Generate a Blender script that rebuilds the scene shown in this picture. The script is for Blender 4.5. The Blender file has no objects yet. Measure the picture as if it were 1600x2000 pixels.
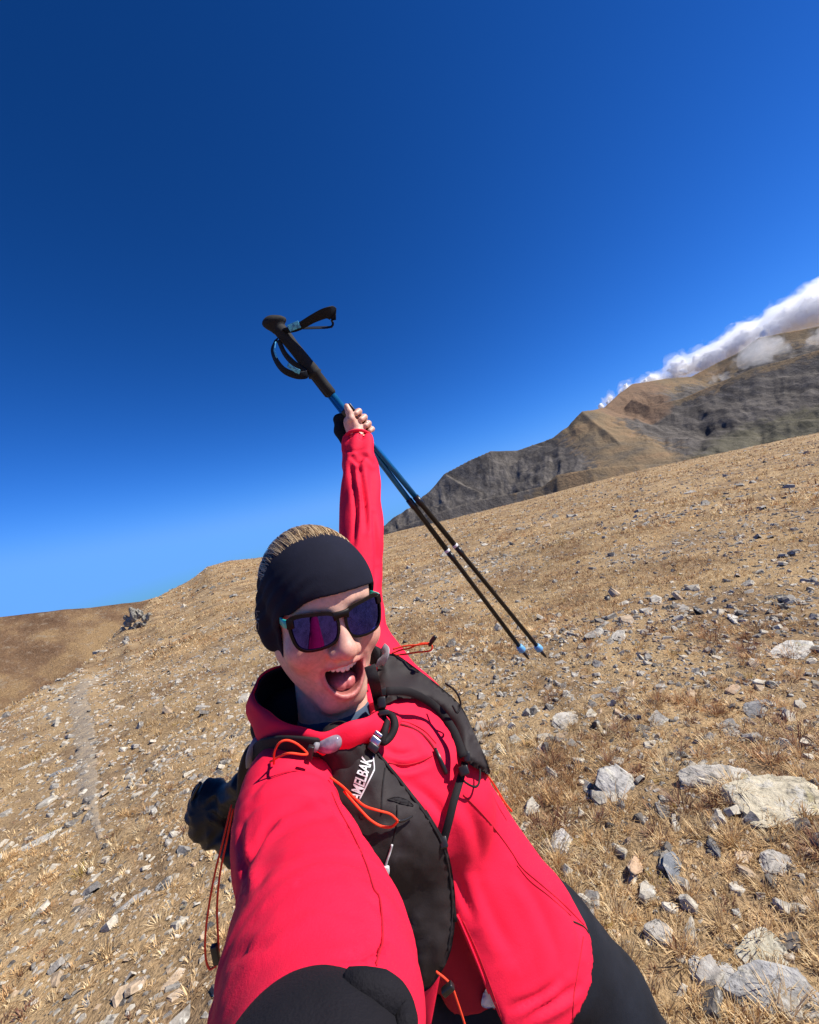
import bpy, bmesh, math, random
import numpy as np
from mathutils import Vector, Matrix
from mathutils.bvhtree import BVHTree
from mathutils.geometry import delaunay_2d_cdt

# ------------------------------------------------------------------ camera
scene = bpy.context.scene
COL = scene.collection
F_PX, CX, CY = 820.0, 800.0, 1000.0          # focal length and centre, in photo pixels
ROLL = math.radians(14.0)
CAM_H = 1.65
cr, sr = math.cos(ROLL), math.sin(ROLL)
CAMX = np.array([cr, 0, -sr]); CAMY = np.array([sr, 0, cr]); CAMZ = np.array([0, -1.0, 0])
CAM = np.array([0, 0, CAM_H])
cam_data = bpy.data.cameras.new('camera'); cam_data.sensor_fit = 'HORIZONTAL'
cam_data.sensor_width = 36.0; cam_data.lens = 36.0 * F_PX / 1600.0
cam_data.clip_start = 0.02; cam_data.clip_end = 40000
cam = bpy.data.objects.new('camera', cam_data); COL.objects.link(cam)
cam.matrix_world = Matrix(((CAMX[0], CAMY[0], CAMZ[0], CAM[0]), (CAMX[1], CAMY[1], CAMZ[1], CAM[1]),
                           (CAMX[2], CAMY[2], CAMZ[2], CAM[2]), (0, 0, 0, 1)))
scene.camera = cam

# ------------------------------------------------------------------ sky, sun, exposure
SUN = np.array([0.70, -0.05, 0.71]); SUN = SUN / np.linalg.norm(SUN)   # towards the sun
world = bpy.data.worlds.new('World'); scene.world = world; world.use_nodes = True
wn = world.node_tree; wn.nodes.clear()
sky = wn.nodes.new('ShaderNodeTexSky'); sky.sky_type = 'NISHITA'; sky.sun_disc = False
sky.sun_elevation = math.asin(SUN[2]); sky.sun_rotation = math.atan2(SUN[0], SUN[1])
sky.altitude = 2700; sky.air_density = 1.0; sky.dust_density = 0.05; sky.ozone_density = 3.0
# the camera's rendering of a deep high-altitude sky: one tone curve per channel, the same all over the sky
sepc = wn.nodes.new('ShaderNodeSeparateColor'); comb = wn.nodes.new('ShaderNodeCombineColor')
SKY_STRENGTH = 0.11; EXPOSURE = 0.5
wn.links.new(sky.outputs[0], sepc.inputs[0])
for ch, (g_, b_, top_) in enumerate(((1.90, -0.06, .15), (1.35, -0.03, .43), (1.34, 0.52, 1.10))):
    pw_ = wn.nodes.new('ShaderNodeMath'); pw_.operation = 'POWER'; pw_.inputs[1].default_value = g_
    ml_ = wn.nodes.new('ShaderNodeMath'); ml_.operation = 'MULTIPLY'; ml_.inputs[1].default_value = math.exp(b_) * SKY_STRENGTH ** g_ / (SKY_STRENGTH * 2 ** EXPOSURE)
    wn.links.new(sepc.outputs[ch], pw_.inputs[0]); wn.links.new(pw_.outputs[0], ml_.inputs[0]); sm_ = wn.nodes.new('ShaderNodeMath'); sm_.operation = 'SMOOTH_MIN'; tp_ = top_ / (SKY_STRENGTH * 2 ** EXPOSURE)
    sm_.inputs[1].default_value = tp_; sm_.inputs[2].default_value = tp_ * 0.7
    wn.links.new(ml_.outputs[0], sm_.inputs[0]); wn.links.new(sm_.outputs[0], comb.inputs[ch])
bg = wn.nodes.new('ShaderNodeBackground'); bg.inputs[1].default_value = SKY_STRENGTH
wo = wn.nodes.new('ShaderNodeOutputWorld')
wn.links.new(comb.outputs[0], bg.inputs[0]); wn.links.new(bg.outputs[0], wo.inputs[0])
sl = bpy.data.lights.new('sun', 'SUN'); sl.energy = 4.9; sl.angle = math.radians(0.53); sl.color = (1.0, 0.95, 0.87)
so = bpy.data.objects.new('sun', sl); COL.objects.link(so)
so.rotation_euler = Vector(-SUN).to_track_quat('-Z', 'Y').to_euler(); so.location = (20, -20, 30)
vs = scene.view_settings; vs.view_transform = 'Standard'; vs.look = 'None'; vs.gamma = 1.0
vs.exposure = EXPOSURE; vs.use_curve_mapping = False
scene.cycles.use_denoising = True
scene.cycles.max_bounces = 10; scene.cycles.diffuse_bounces = 3; scene.cycles.glossy_bounces = 3; scene.cycles.volume_bounces = 8; scene.cycles.transparent_max_bounces = 12

# ------------------------------------------------------------------ helpers
def P(px, py, d):                              # photo pixel + depth along the view axis -> world point
    return CAM + CAMX * ((px - CX) / F_PX * d) + CAMY * ((CY - py) / F_PX * d) - CAMZ * d
def C2W(v):                                    # camera-space vector(s) (x right, y up, z to the viewer) -> world
    v = np.asarray(v, float)
    return v[..., 0:1] * CAMX + v[..., 1:2] * CAMY + v[..., 2:3] * CAMZ
def ray(px, py):
    v = P(px, py, 1.0) - CAM
    return v / np.linalg.norm(v)

def _hash(*c):
    h = np.zeros(np.shape(c[0]), np.uint32)
    for i, k in enumerate(c):
        h = h ^ (k.astype(np.int64).astype(np.uint32) * np.uint32((374761393, 668265263, 2246822519)[i]))
        h = (h ^ (h >> np.uint32(13))) * np.uint32(1274126177)
    h = h ^ (h >> np.uint32(16))
    return h.astype(np.float64) / 4294967295.0
def noise2(x, y):
    x, y = np.asarray(x, float), np.asarray(y, float)
    xi, yi = np.floor(x), np.floor(y); fx, fy = x - xi, y - yi
    u, v = fx * fx * (3 - 2 * fx), fy * fy * (3 - 2 * fy)
    a, b = _hash(xi, yi), _hash(xi + 1, yi); c, d = _hash(xi, yi + 1), _hash(xi + 1, yi + 1)
    return (a * (1 - u) + b * u) * (1 - v) + (c * (1 - u) + d * u) * v
def noise3(x, y, z):
    xi, yi, zi = np.floor(x), np.floor(y), np.floor(z); fx, fy, fz = x - xi, y - yi, z - zi
    u, v, w = [f * f * (3 - 2 * f) for f in (fx, fy, fz)]
    r = 0
    for dx in (0, 1):
        for dy in (0, 1):
            for dz in (0, 1):
                r = r + _hash(xi + dx, yi + dy, zi + dz) * (u if dx else 1 - u) * (v if dy else 1 - v) * (w if dz else 1 - w)
    return r
def fbm2(x, y, o=4, g=0.5):
    s, a, t = 0, 1.0, 0
    for i in range(o):
        s = s + a * noise2(x * 2 ** i + 17.3 * i, y * 2 ** i - 9.1 * i); t += a; a *= g
    return s / t
def sstep(a, b, x):
    t = np.clip((x - a) / (b - a), 0, 1); return t * t * (3 - 2 * t)

def mesh_np(name, V, Fc, smooth=False, col=None):
    """V (n,3), Fc (m,3) or (m,4) arrays -> mesh; col (n,3) optional point colours"""
    V = np.asarray(V, np.float32); Fc = np.asarray(Fc, np.int32); k = Fc.shape[1]
    me = bpy.data.meshes.new(name)
    me.vertices.add(len(V)); me.vertices.foreach_set('co', V.ravel())
    me.loops.add(Fc.size); me.loops.foreach_set('vertex_index', Fc.ravel())
    me.polygons.add(len(Fc)); me.polygons.foreach_set('loop_start', np.arange(0, Fc.size, k, dtype=np.int32))
    me.polygons.foreach_set('use_smooth', np.full(len(Fc), smooth))
    if col is not None:
        at = me.color_attributes.new('Col', 'FLOAT_COLOR', 'POINT')
        c4 = np.ones((len(V), 4), np.float32); c4[:, :3] = col; at.data.foreach_set('color', c4.ravel())
    me.update(calc_edges=True); me.validate()
    return me
def obj(name, me, mat=None, parent=None, loc=None):
    o = bpy.data.objects.new(name, me); COL.objects.link(o)
    if mat is not None and me is not None:
        if len(me.materials) == 0: me.materials.append(mat)
    if parent is not None: o.parent = parent
    if loc is not None: o.location = loc
    return o
def tag(o, label=None, cat=None, group=None, kind=None):
    if label: o['label'] = label
    if cat: o['category'] = cat
    if group: o['group'] = group
    if kind: o['kind'] = kind
    return o
def empty(name, loc=(0, 0, 0)):
    o = bpy.data.objects.new(name, None); COL.objects.link(o); o.location = loc; o.empty_display_size = 0.05
    o['_off'] = 0; del o['_off']
    return o
def tri(Fq):                                    # quads -> tris
    Fq = np.asarray(Fq); return np.concatenate([Fq[:, [0, 1, 2]], Fq[:, [0, 2, 3]]])

# node material helper
def mat(name, build):
    m = bpy.data.materials.new(name); m.use_nodes = True
    nt = m.node_tree; nt.nodes.clear()
    out = nt.nodes.new('ShaderNodeOutputMaterial')
    class N: pass
    n = N(); n.nt = nt; n.out = out
    def add(t, **kw):
        nd = nt.nodes.new(t)
        for k, v in kw.items():
            if k.startswith('i_'):
                key = k[2:]; key = int(key) if key.isdigit() else key.replace('_', ' ')
                s = nd.inputs[key]
                if isinstance(v, bpy.types.NodeSocket): nt.links.new(v, s)
                else: s.default_value = v
            else: setattr(nd, k, v)
        return nd
    n.add = add; n.link = lambda a, b: nt.links.new(a, b)
    def ramp(fac, stops, interp='LINEAR'):
        r = add('ShaderNodeValToRGB'); cr_ = r.color_ramp; cr_.interpolation = interp
        while len(cr_.elements) < len(stops): cr_.elements.new(0.5)
        for e, (p, c) in zip(cr_.elements, stops):
            e.position = p; e.color = (*c, 1) if len(c) == 3 else c
        nt.links.new(fac, r.inputs[0]); return r.outputs[0]
    n.ramp = ramp
    def noise(scale, detail=4, rough=0.55, vec=None, dist=0.0):
        t = add('ShaderNodeTexNoise'); t.inputs['Scale'].default_value = scale; t.inputs['Detail'].default_value = detail
        t.inputs['Roughness'].default_value = rough; t.inputs['Distortion'].default_value = dist
        if vec is not None: nt.links.new(vec, t.inputs['Vector'])
        return t.outputs['Fac']
    n.noise = noise
    def mix(fac, a, b, mode='MIX'):
        x = add('ShaderNodeMix', data_type='RGBA', blend_type=mode)
        for s, v in ((x.inputs[0], fac), (x.inputs[6], a), (x.inputs[7], b)):
            if isinstance(v, bpy.types.NodeSocket): nt.links.new(v, s)
            else: s.default_value = (*v, 1) if isinstance(v, tuple) and len(v) == 3 else v
        return x.outputs[2]
    n.mix = mix
    def math_(op, a, b=0.0):
        x = add('ShaderNodeMath', operation=op)
        for s, v in zip(x.inputs, (a, b)):
            if isinstance(v, bpy.types.NodeSocket): nt.links.new(v, s)
            else: s.default_value = v
        return x.outputs[0]
    n.math = math_
    def bump(h, strength=0.3, distance=0.01, normal=None):
        b = add('ShaderNodeBump'); b.inputs['Strength'].default_value = strength; b.inputs['Distance'].default_value = distance
        nt.links.new(h, b.inputs['Height'])
        if normal is not None: nt.links.new(normal, b.inputs['Normal'])
        return b.outputs[0]
    n.bump = bump
    def bsdf(color, rough=0.6, metal=0.0, normal=None, spec=0.5, **kw):
        p = add('ShaderNodeBsdfPrincipled')
        for key, v in (('Base Color', color), ('Roughness', rough), ('Metallic', metal), ('Specular IOR Level', spec)):
            s = p.inputs[key]
            if isinstance(v, bpy.types.NodeSocket): nt.links.new(v, s)
            else: s.default_value = (*v, 1) if isinstance(v, tuple) and len(v) == 3 else v
        for k, v in kw.items():
            s = p.inputs[k.replace('_', ' ')]
            if isinstance(v, bpy.types.NodeSocket): nt.links.new(v, s)
            else: s.default_value = v
        if normal is not None: nt.links.new(normal, p.inputs['Normal'])
        nt.links.new(p.outputs[0], out.inputs[0]); return p
    n.bsdf = bsdf
    n.pos = lambda: add('ShaderNodeNewGeometry').outputs['Position']
    n.objco = lambda: add('ShaderNodeTexCoord').outputs['Object']
    def vmul(v, s):
        m_ = add('ShaderNodeMapping'); nt.links.new(v, m_.inputs['Vector']); m_.inputs['Scale'].default_value = s; return m_.outputs[0]
    n.vmul = vmul
    build(n)
    return m
# ================================================================== THE SETTING
rng = np.random.default_rng(7); random.seed(7)

# ---- near hill: height profile along each azimuth (degrees from straight ahead, right positive)
AZ_K = np.array([-180, -100, -75, -60, -50, -46, -40, -36, -33, -29, -26.5, -24, -21, -12, -4, 5, 14, 29, 45, 60, 90, 130, 180.0])
R_K = np.array([9, 9, 9, 9.5, 10, 10.6, 13, 22, 36, 60, 70, 72, 70, 66, 62, 60, 60, 62, 66, 66, 50, 20, 9.0])
E_K = np.array([-10.5, -10.5, -10.5, -10, -9.5, -9.2, -7.4, -4.4, -2.7, -1.7, -.55, -.5, -1.0, -1.9, -2.2, -2.3, -2.3, -1.8, -2.2, -2.2, -2, -5, -10.5])
def hill(x, y, fine=True):
    x, y = np.asarray(x, float), np.asarray(y, float)
    r = np.hypot(x, y) + 1e-6; az = np.degrees(np.arctan2(x, y))
    R = np.interp(az, AZ_K, R_K); E = np.interp(az, AZ_K, E_K)
    zE = CAM_H + R * np.tan(np.radians(E))
    t = r / R
    z = zE * sstep(0.05, 1.0, t)
    over = np.maximum(r - R, 0)
    z = z - 0.55 * over * over / (over + 0.35 * R + 1.0)
    z = np.maximum(z, -160 - 0.02 * r)
    k = np.clip(r / 4.0, 0.12, 1.0)
    z = z + 0.22 * k * (fbm2(x * 0.16, y * 0.16, 3) - 0.5) * np.clip(r / 9, 0, 1) + 0.10 * k * (fbm2(x * 0.9 + 3, y * 0.9, 3) - 0.5)
    if fine: z = z + 0.035 * (fbm2(x * 6, y * 6 + 5, 3) - 0.5)
    return z
def ground_at(px, py, tmax=200):
    """where the ray through a photo pixel meets the near hill"""
    d = ray(px, py); t = 0.5
    while t < tmax:
        p = CAM + d * t
        if p[2] < hill(p[0], p[1]): break
        t *= 1.03
    lo, hi = t / 1.03, t
    for _ in range(16):
        m_ = (lo + hi) / 2; p = CAM + d * m_
        if p[2] < hill(p[0], p[1]): hi = m_
        else: lo = m_
    return CAM + d * hi

def polar_sheet(az, r, zf, x0=0, y0=0, wrap=False):
    A, Rr = np.meshgrid(np.radians(az), r, indexing='ij')
    X, Y = Rr * np.sin(A), Rr * np.cos(A)
    Z = zf(X, Y)
    na, nr = X.shape
    idx = np.arange(na * nr).reshape(na, nr)
    if wrap: idx = np.vstack([idx, idx[:1]])
    q = np.stack([idx[:-1, :-1], idx[:-1, 1:], idx[1:, 1:], idx[1:, :-1]], -1).reshape(-1, 4)
    return np.stack([X, Y, Z], -1).reshape(-1, 3), q

def m_ground(n):
    p = n.pos()
    a = n.noise(0.9, 5, 0.6, p); b = n.noise(9, 5, 0.65, p); c = n.noise(60, 4, 0.6, p)
    col = n.ramp(b, [(0.25, (.115, .075, .045)), (0.45, (.235, .155, .085)), (0.62, (.36, .245, .135)), (0.8, (.25, .15, .085))])
    col = n.mix(n.ramp(a, [(0.38, (0, 0, 0)), (0.58, (1, 1, 1))]), col, (.47, .325, .17))
    col = n.mix(n.ramp(c, [(0.35, (.55, .55, .55)), (0.6, (1.05, 1.05, 1.05))]), (0, 0, 0), col, 'MIX')
    g = n.noise(3.0, 6, 0.7, p)
    col = n.mix(n.ramp(g, [(0.6, (0, 0, 0)), (0.72, (.6, .6, .6))]), col, (.40, .36, .31))
    n.bsdf(col, 0.95, spec=0.15, normal=n.bump(c, 0.7, 0.03))
M_GROUND = mat('dry_turf_soil', m_ground)
az_f = np.concatenate([np.arange(-180, -62, 4), np.arange(-62, 62, 0.3), np.arange(62, 180, 4)])
r_f = np.concatenate([np.linspace(0.0005, 1.0, 12), np.geomspace(1.04, 110, 330), np.geomspace(114, 7000, 40)])
Vg, Fg = polar_sheet(az_f, r_f, hill, wrap=True)
ground = tag(obj('ground', mesh_np('ground', Vg, Fg, True), M_GROUND), kind='structure')

# ---- footpath: a trodden gravel strip
def m_path(n):
    p = n.pos(); a = n.noise(14, 6, 0.7, p); b = n.noise(70, 3, 0.6, p)
    col = n.ramp(a, [(0.3, (.22, .18, .135)), (0.5, (.33, .265, .19)), (0.68, (.46, .34, .20))])
    n.bsdf(col, 0.95, spec=0.15, normal=n.bump(b, 0.8, 0.02))
M_PATH = mat('trodden_gravel', m_path)
pk = [ground_at(*q)[:2] for q in ((196, 1640), (182, 1590), (172, 1540), (168, 1470), (160, 1410), (150, 1366), (160, 1342), (176, 1326))]
pk = np.array(pk); s = np.linspace(0, len(pk) - 1, 240)
cx_, cy_ = np.interp(s, np.arange(len(pk)), pk[:, 0]), np.interp(s, np.arange(len(pk)), pk[:, 1])
for _ in range(12):
    cx_[1:-1] = (cx_[:-2] + 2 * cx_[1:-1] + cx_[2:]) / 4; cy_[1:-1] = (cy_[:-2] + 2 * cy_[1:-1] + cy_[2:]) / 4
PATH = np.stack([cx_, cy_], 1)
tan = np.gradient(PATH, axis=0); tan /= np.linalg.norm(tan, axis=1)[:, None] + 1e-9
nor = np.stack([-tan[:, 1], tan[:, 0]], 1)
rr_ = np.hypot(cx_, cy_)
halfw = (0.03 + 0.012 * rr_ + 0.07 * (fbm2(s * 1.7, s * 0 + 3) - .3)) * sstep(0, 0.45, s / s.max()) + 0.02
Vp, nW = [], 9
for j in range(nW):
    k = j / (nW - 1) * 2 - 1
    jit = 0.8 * halfw * (fbm2(s * 9, s * 0 + j, 2) - .5) * abs(k)
    q = PATH + nor * (halfw * k + jit)[:, None]
    Vp.append(np.stack([q[:, 0], q[:, 1], hill(q[:, 0], q[:, 1]) + 0.010 * (1 - k * k) - 0.004], 1))
Vp = np.stack(Vp, 1).reshape(-1, 3); idx = np.arange(240 * nW).reshape(240, nW)
Fp = np.stack([idx[:-1, :-1], idx[1:, :-1], idx[1:, 1:], idx[:-1, 1:]], -1).reshape(-1, 4)
tag(obj('footpath', mesh_np('footpath', Vp, Fp, True), M_PATH), kind='structure')
def path_dist(x, y):
    d = np.full(np.shape(x), 1e9)
    for i in range(0, 240, 4):
        d = np.minimum(d, np.hypot(x - PATH[i, 0], y - PATH[i, 1]) / (0.5 + 4 * halfw[i]))
    return d

# ---- far slope on the left, across the side valley
def px_dir(px, py):
    v = ray(px, py); return math.degrees(math.atan2(v[0], v[1])), math.degrees(math.atan2(v[2], math.hypot(v[0], v[1])))
sk = np.array([px_dir(*q) for q in ((-400, 1265), (-200, 1230), (0, 1205), (60, 1199), (130, 1190), (190, 1184), (250, 1178), (300, 1172), (380, 1165), (460, 1150), (600, 1120))])
def left_slope(x, y):
    r = np.hypot(x, y); az = np.degrees(np.arctan2(x, y))
    e = np.interp(az, sk[:, 0], sk[:, 1]); R = 230 + 0 * az
    top = CAM_H + R * np.tan(np.radians(e))
    base = top - 62
    t = (r - 95) / (R - 95)
    z = base + (top - base) * np.clip(t, 0, 1) ** 1.25 - np.maximum(r - R, 0) * 0.35
    rid = 1 - np.abs(2 * fbm2(az * 0.16 + 2, r * 0.012, 4) - 1)
    z = z + 7 * (rid - 0.75) * np.clip(1 - np.abs(t - .45) * 1.6, 0, 1) + 1.6 * (fbm2(x * .12, y * .12, 4) - .5) * np.clip(1.3 - t, 0.15, 1)
    # golden bench: a gentler shelf below the crest
    z = z + 5.0 * np.exp(-((t - .72) / .1) ** 2) * np.exp(-((az + 33) / 5) ** 2)
    return z
def m_left(n):
    p = n.pos(); a = n.noise(0.05, 6, 0.6, p); b = n.noise(0.6, 6, 0.7, p); c = n.noise(3, 4, .6, p)
    col = n.ramp(a, [(0.36, (.135, .078, .046)), (0.5, (.23, .14, .078)), (0.62, (.38, .25, .125))])
    col = n.mix(n.ramp(b, [(0.55, (0, 0, 0)), (0.72, (.8, .8, .8))]), col, (.36, .28, .20))
    col = n.mix(n.ramp(c, [(0.3, (.35, .35, .35)), (0.6, (1, 1, 1))]), (.05, .03, .02), col)
    col = n.mix(n.ramp(n.noise(.25, 7, .72, p), [(.57, (0, 0, 0)), (.66, (.7, .7, .7))]), col, (.30, .24, .17))
    n.bsdf(col, 0.95, spec=0.1, normal=n.bump(n.noise(.9, 7, .7, p), 0.9, 1.6))
Vl, Fl = polar_sheet(np.concatenate([np.arange(-150, -78, 1.0), np.arange(-78, -12, 0.22)]), np.geomspace(95, 330, 150), left_slope)
tag(obj('far_hillside', mesh_np('far_hillside', Vl, Fl, True), mat('brown_slope', m_left)), kind='structure')

# ---- mountain range on the right: crests as polylines of (pixel, distance), the rest falls away from them
def crest(pts): return np.array([CAM + (P(px, py, 1.0) - CAM) * (D / math.hypot(*(P(px, py, 1.0) - CAM)[:2])) for px, py, D in pts])
CRESTS = [
 (crest([(560, 1105, 2600), (660, 1062, 2600), (745, 1030, 2600), (785, 1008, 2600), (822, 984, 2550), (843, 957, 2500), (868, 925, 2450), (915, 900, 2400), (960, 880, 2350), (1010, 879, 2350),
         (1065, 860, 2350), (1105, 845, 2300), (1120, 822, 2280), (1137, 803, 2250), (1160, 800, 2300), (1180, 796, 2500), (1208, 770, 2650), (1235, 750, 2800), (1300, 739, 3000),
         (1350, 735, 3100), (1400, 709, 3200), (1440, 690, 3200), (1482, 660, 3200), (1530, 650, 3200), (1600, 637, 3200), (1750, 590, 3200), (1950, 560, 3300)]), 0.95, 0.0),
 (crest([(1137, 803, 2250), (1165, 828, 2100), (1190, 845, 1980), (1215, 870, 1850), (1240, 893, 1720), (1275, 925, 1600)]), 0.72, 0.0),          # golden spur
 (crest([(1040, 868, 2330), (1100, 880, 2150), (1135, 895, 2000), (1170, 912, 1850), (1200, 926, 1700)]), 0.75, 0.0),   # grey spur
 (crest([(868, 925, 2450), (900, 945, 2200), (935, 960, 2050)]), 0.8, 0.0),
 (crest([(1235, 778, 2550), (1270, 792, 2450), (1330, 778, 2450), (1400, 748, 2450), (1470, 718, 2450), (1540, 700, 2450), (1600, 682, 2450), (1760, 630, 2450), (1950, 600, 2450)]), 0.85, 0.0),   # bowl rim
 (crest([(700, 1062, 1250), (760, 1038, 1200), (850, 1002, 1150), (920, 978, 1150), (1000, 962, 1150), (1060, 948, 1150), (1088, 926, 1150), (1150, 914, 1150), (1240, 907, 1200), (1300, 905, 1300)]), 0.95, 1.0),  # lower cliffs
]
def mountains(x, y):
    h = np.full(np.shape(x), -1e9)
    wx = x + 60 * (fbm2(x * .006, y * .006, 3) - .5); wy = y + 60 * (fbm2(x * .006 + 9, y * .006, 3) - .5)
    dmin = np.full(np.shape(x), 1e9)
    for pts, slope, cl in CRESTS:
        for a, b in zip(pts[:-1], pts[1:]):
            ab = b[:2] - a[:2]; L2 = ab @ ab
            for qx, qy, pen in ((wx, wy, 0),):
                t = np.clip(((qx - a[0]) * ab[0] + (qy - a[1]) * ab[1]) / L2, 0, 1)
                d = np.hypot(qx - a[0] - ab[0] * t, qy - a[1] - ab[1] * t)
                t2 = np.clip(((x - a[0]) * ab[0] + (y - a[1]) * ab[1]) / L2, 0, 1)
                d2 = np.hypot(x - a[0] - ab[0] * t2, y - a[1] - ab[1] * t2)
                d = np.where(d2 < 40, d2, d2 + (d - d2) * np.clip((d2 - 40) / 80, 0, 1))
                zc = a[2] + (b[2] - a[2]) * t2
                fall = slope * d * (0.55 + 0.45 * np.exp(-d / 260)) if not cl else 1.5 * np.minimum(d, 45) + 0.4 * np.maximum(d - 45, 0)
                h = np.maximum(h, zc - fall); dmin = np.minimum(dmin, d2)
    k = np.clip((dmin - 8) / 120, 0, 1)
    rid = 1 - np.abs(2 * fbm2(x * .009, y * .009, 5, .55) - 1)
    az = np.degrees(np.arctan2(x, y)); rr = np.hypot(x, y)
    wz = 1.6 * fbm2(x * .004, y * .004 + 3, 3)
    rib = 1 - np.abs(2 * fbm2(az * .55 + wz + .0008 * rr, rr * .0022 + 5 + wz, 5, .5) - 1)      # gullies running down the faces
    big_ = 1 - np.abs(2 * fbm2(x * .0035 + 7, y * .0035, 4, .5) - 1)
    h = h + k * (14 * (rid - .72) + 20 * (rib - .75) + 42 * (big_ - .75) * np.clip((dmin - 30) / 200, 0, 1)) + 9 * (fbm2(x * .02, y * .02, 5, .6) - .5) * np.clip(dmin / 30, 0.3, 1)
    return np.maximum(h, -230)
def crest_dist(x, y, which):
    d = np.full(np.shape(x), 1e9)
    for pts in which:
        for a, b in zip(pts[:-1], pts[1:]):
            ab = b[:2] - a[:2]; t = np.clip(((x - a[0]) * ab[0] + (y - a[1]) * ab[1]) / (ab @ ab), 0, 1)
            d = np.minimum(d, np.hypot(x - a[0] - ab[0] * t, y - a[1] - ab[1] * t))
    return d
def m_mount(n):
    vc = n.add('ShaderNodeVertexColor', layer_name='Col').outputs[0]; sp = n.add('ShaderNodeSeparateColor'); n.link(vc, sp.inputs[0])
    p = n.pos(); nz = n.add('ShaderNodeSeparateXYZ'); n.link(n.add('ShaderNodeNewGeometry').outputs['Normal'], nz.inputs[0])
    a = n.noise(0.006, 6, 0.6, p); b = n.noise(0.03, 7, 0.65, p); st = n.noise(0.03, 7, .68, n.vmul(p, (1, .22, .4)), 0.5)
    rock = n.ramp(st, [(0.28, (.045, .040, .037)), (0.5, (.108, .096, .085)), (0.72, (.21, .187, .162))])
    turf = n.ramp(a, [(0.36, (.14, .115, .085)), (0.5, (.215, .158, .095)), (0.64, (.26, .175, .10))])
    rust = n.ramp(b, [(0.35, (.175, .118, .08)), (0.65, (.25, .158, .10))])
    fl = n.math('ADD', sp.outputs[0], n.math('MULTIPLY', n.math('SUBTRACT', b, 0.5), 1.3))
    col = n.mix(n.ramp(fl, [(0.40, (0, 0, 0)), (0.62, (1, 1, 1))]), rock, turf)
    rs = n.math('ADD', sp.outputs[1], n.math('MULTIPLY', n.math('SUBTRACT', a, 0.5), 1.3))
    col = n.mix(n.ramp(rs, [(0.45, (0, 0, 0)), (0.7, (.85, .85, .85))]), col, rust)
    gs = n.math('ADD', sp.outputs[2], n.math('MULTIPLY', n.math('SUBTRACT', b, 0.5), 1.0))
    col = n.mix(n.ramp(gs, [(0.5, (0, 0, 0)), (0.8, (.45, .45, .45))]), col, (.115, .108, .055))
    n.bsdf(col, 0.95, spec=0.1, normal=n.bump(n.noise(0.06, 7, .7, p), 0.8, 10.0))
Vm, Fm = polar_sheet(np.arange(-20, 64, 0.125), np.concatenate([np.linspace(950, 1500, 140), np.linspace(1506, 3500, 260)]), mountains)
xm, ym, zm = Vm.T; azm = np.degrees(np.arctan2(xm, ym)); rm = np.hypot(xm, ym)
CR = [c_[0] for c_ in CRESTS]
gx, gy = np.gradient(zm.reshape(-1, 400))
turf_w = .85 * np.exp(-(crest_dist(xm, ym, [CR[1]]) / 130) ** 2) + .55 * np.exp(-(crest_dist(xm, ym, [CR[0][15:]]) / 200) ** 2) + .5 * np.exp(-(crest_dist(xm, ym, [CR[4]]) / 60) ** 2) + .5 * np.exp(-(crest_dist(xm, ym, [CR[-1][6:]]) / 120) ** 2) + .16
rust_w = .8 * np.exp(-(crest_dist(xm, ym, [CR[0][15:18]]) / 230) ** 2) + .7 * np.exp(-(crest_dist(xm, ym, [CR[4][:2]]) / 150) ** 2)
green_w = sstep(28, 42, azm) * sstep(120, -60, zm) + .3 * sstep(40, -120, zm)
tag(obj('mountain_range', mesh_np('mountain_range', Vm, Fm, True, np.stack([turf_w, rust_w, green_w], 1)), mat('mountain_rock', m_mount)), kind='structure')
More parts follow.
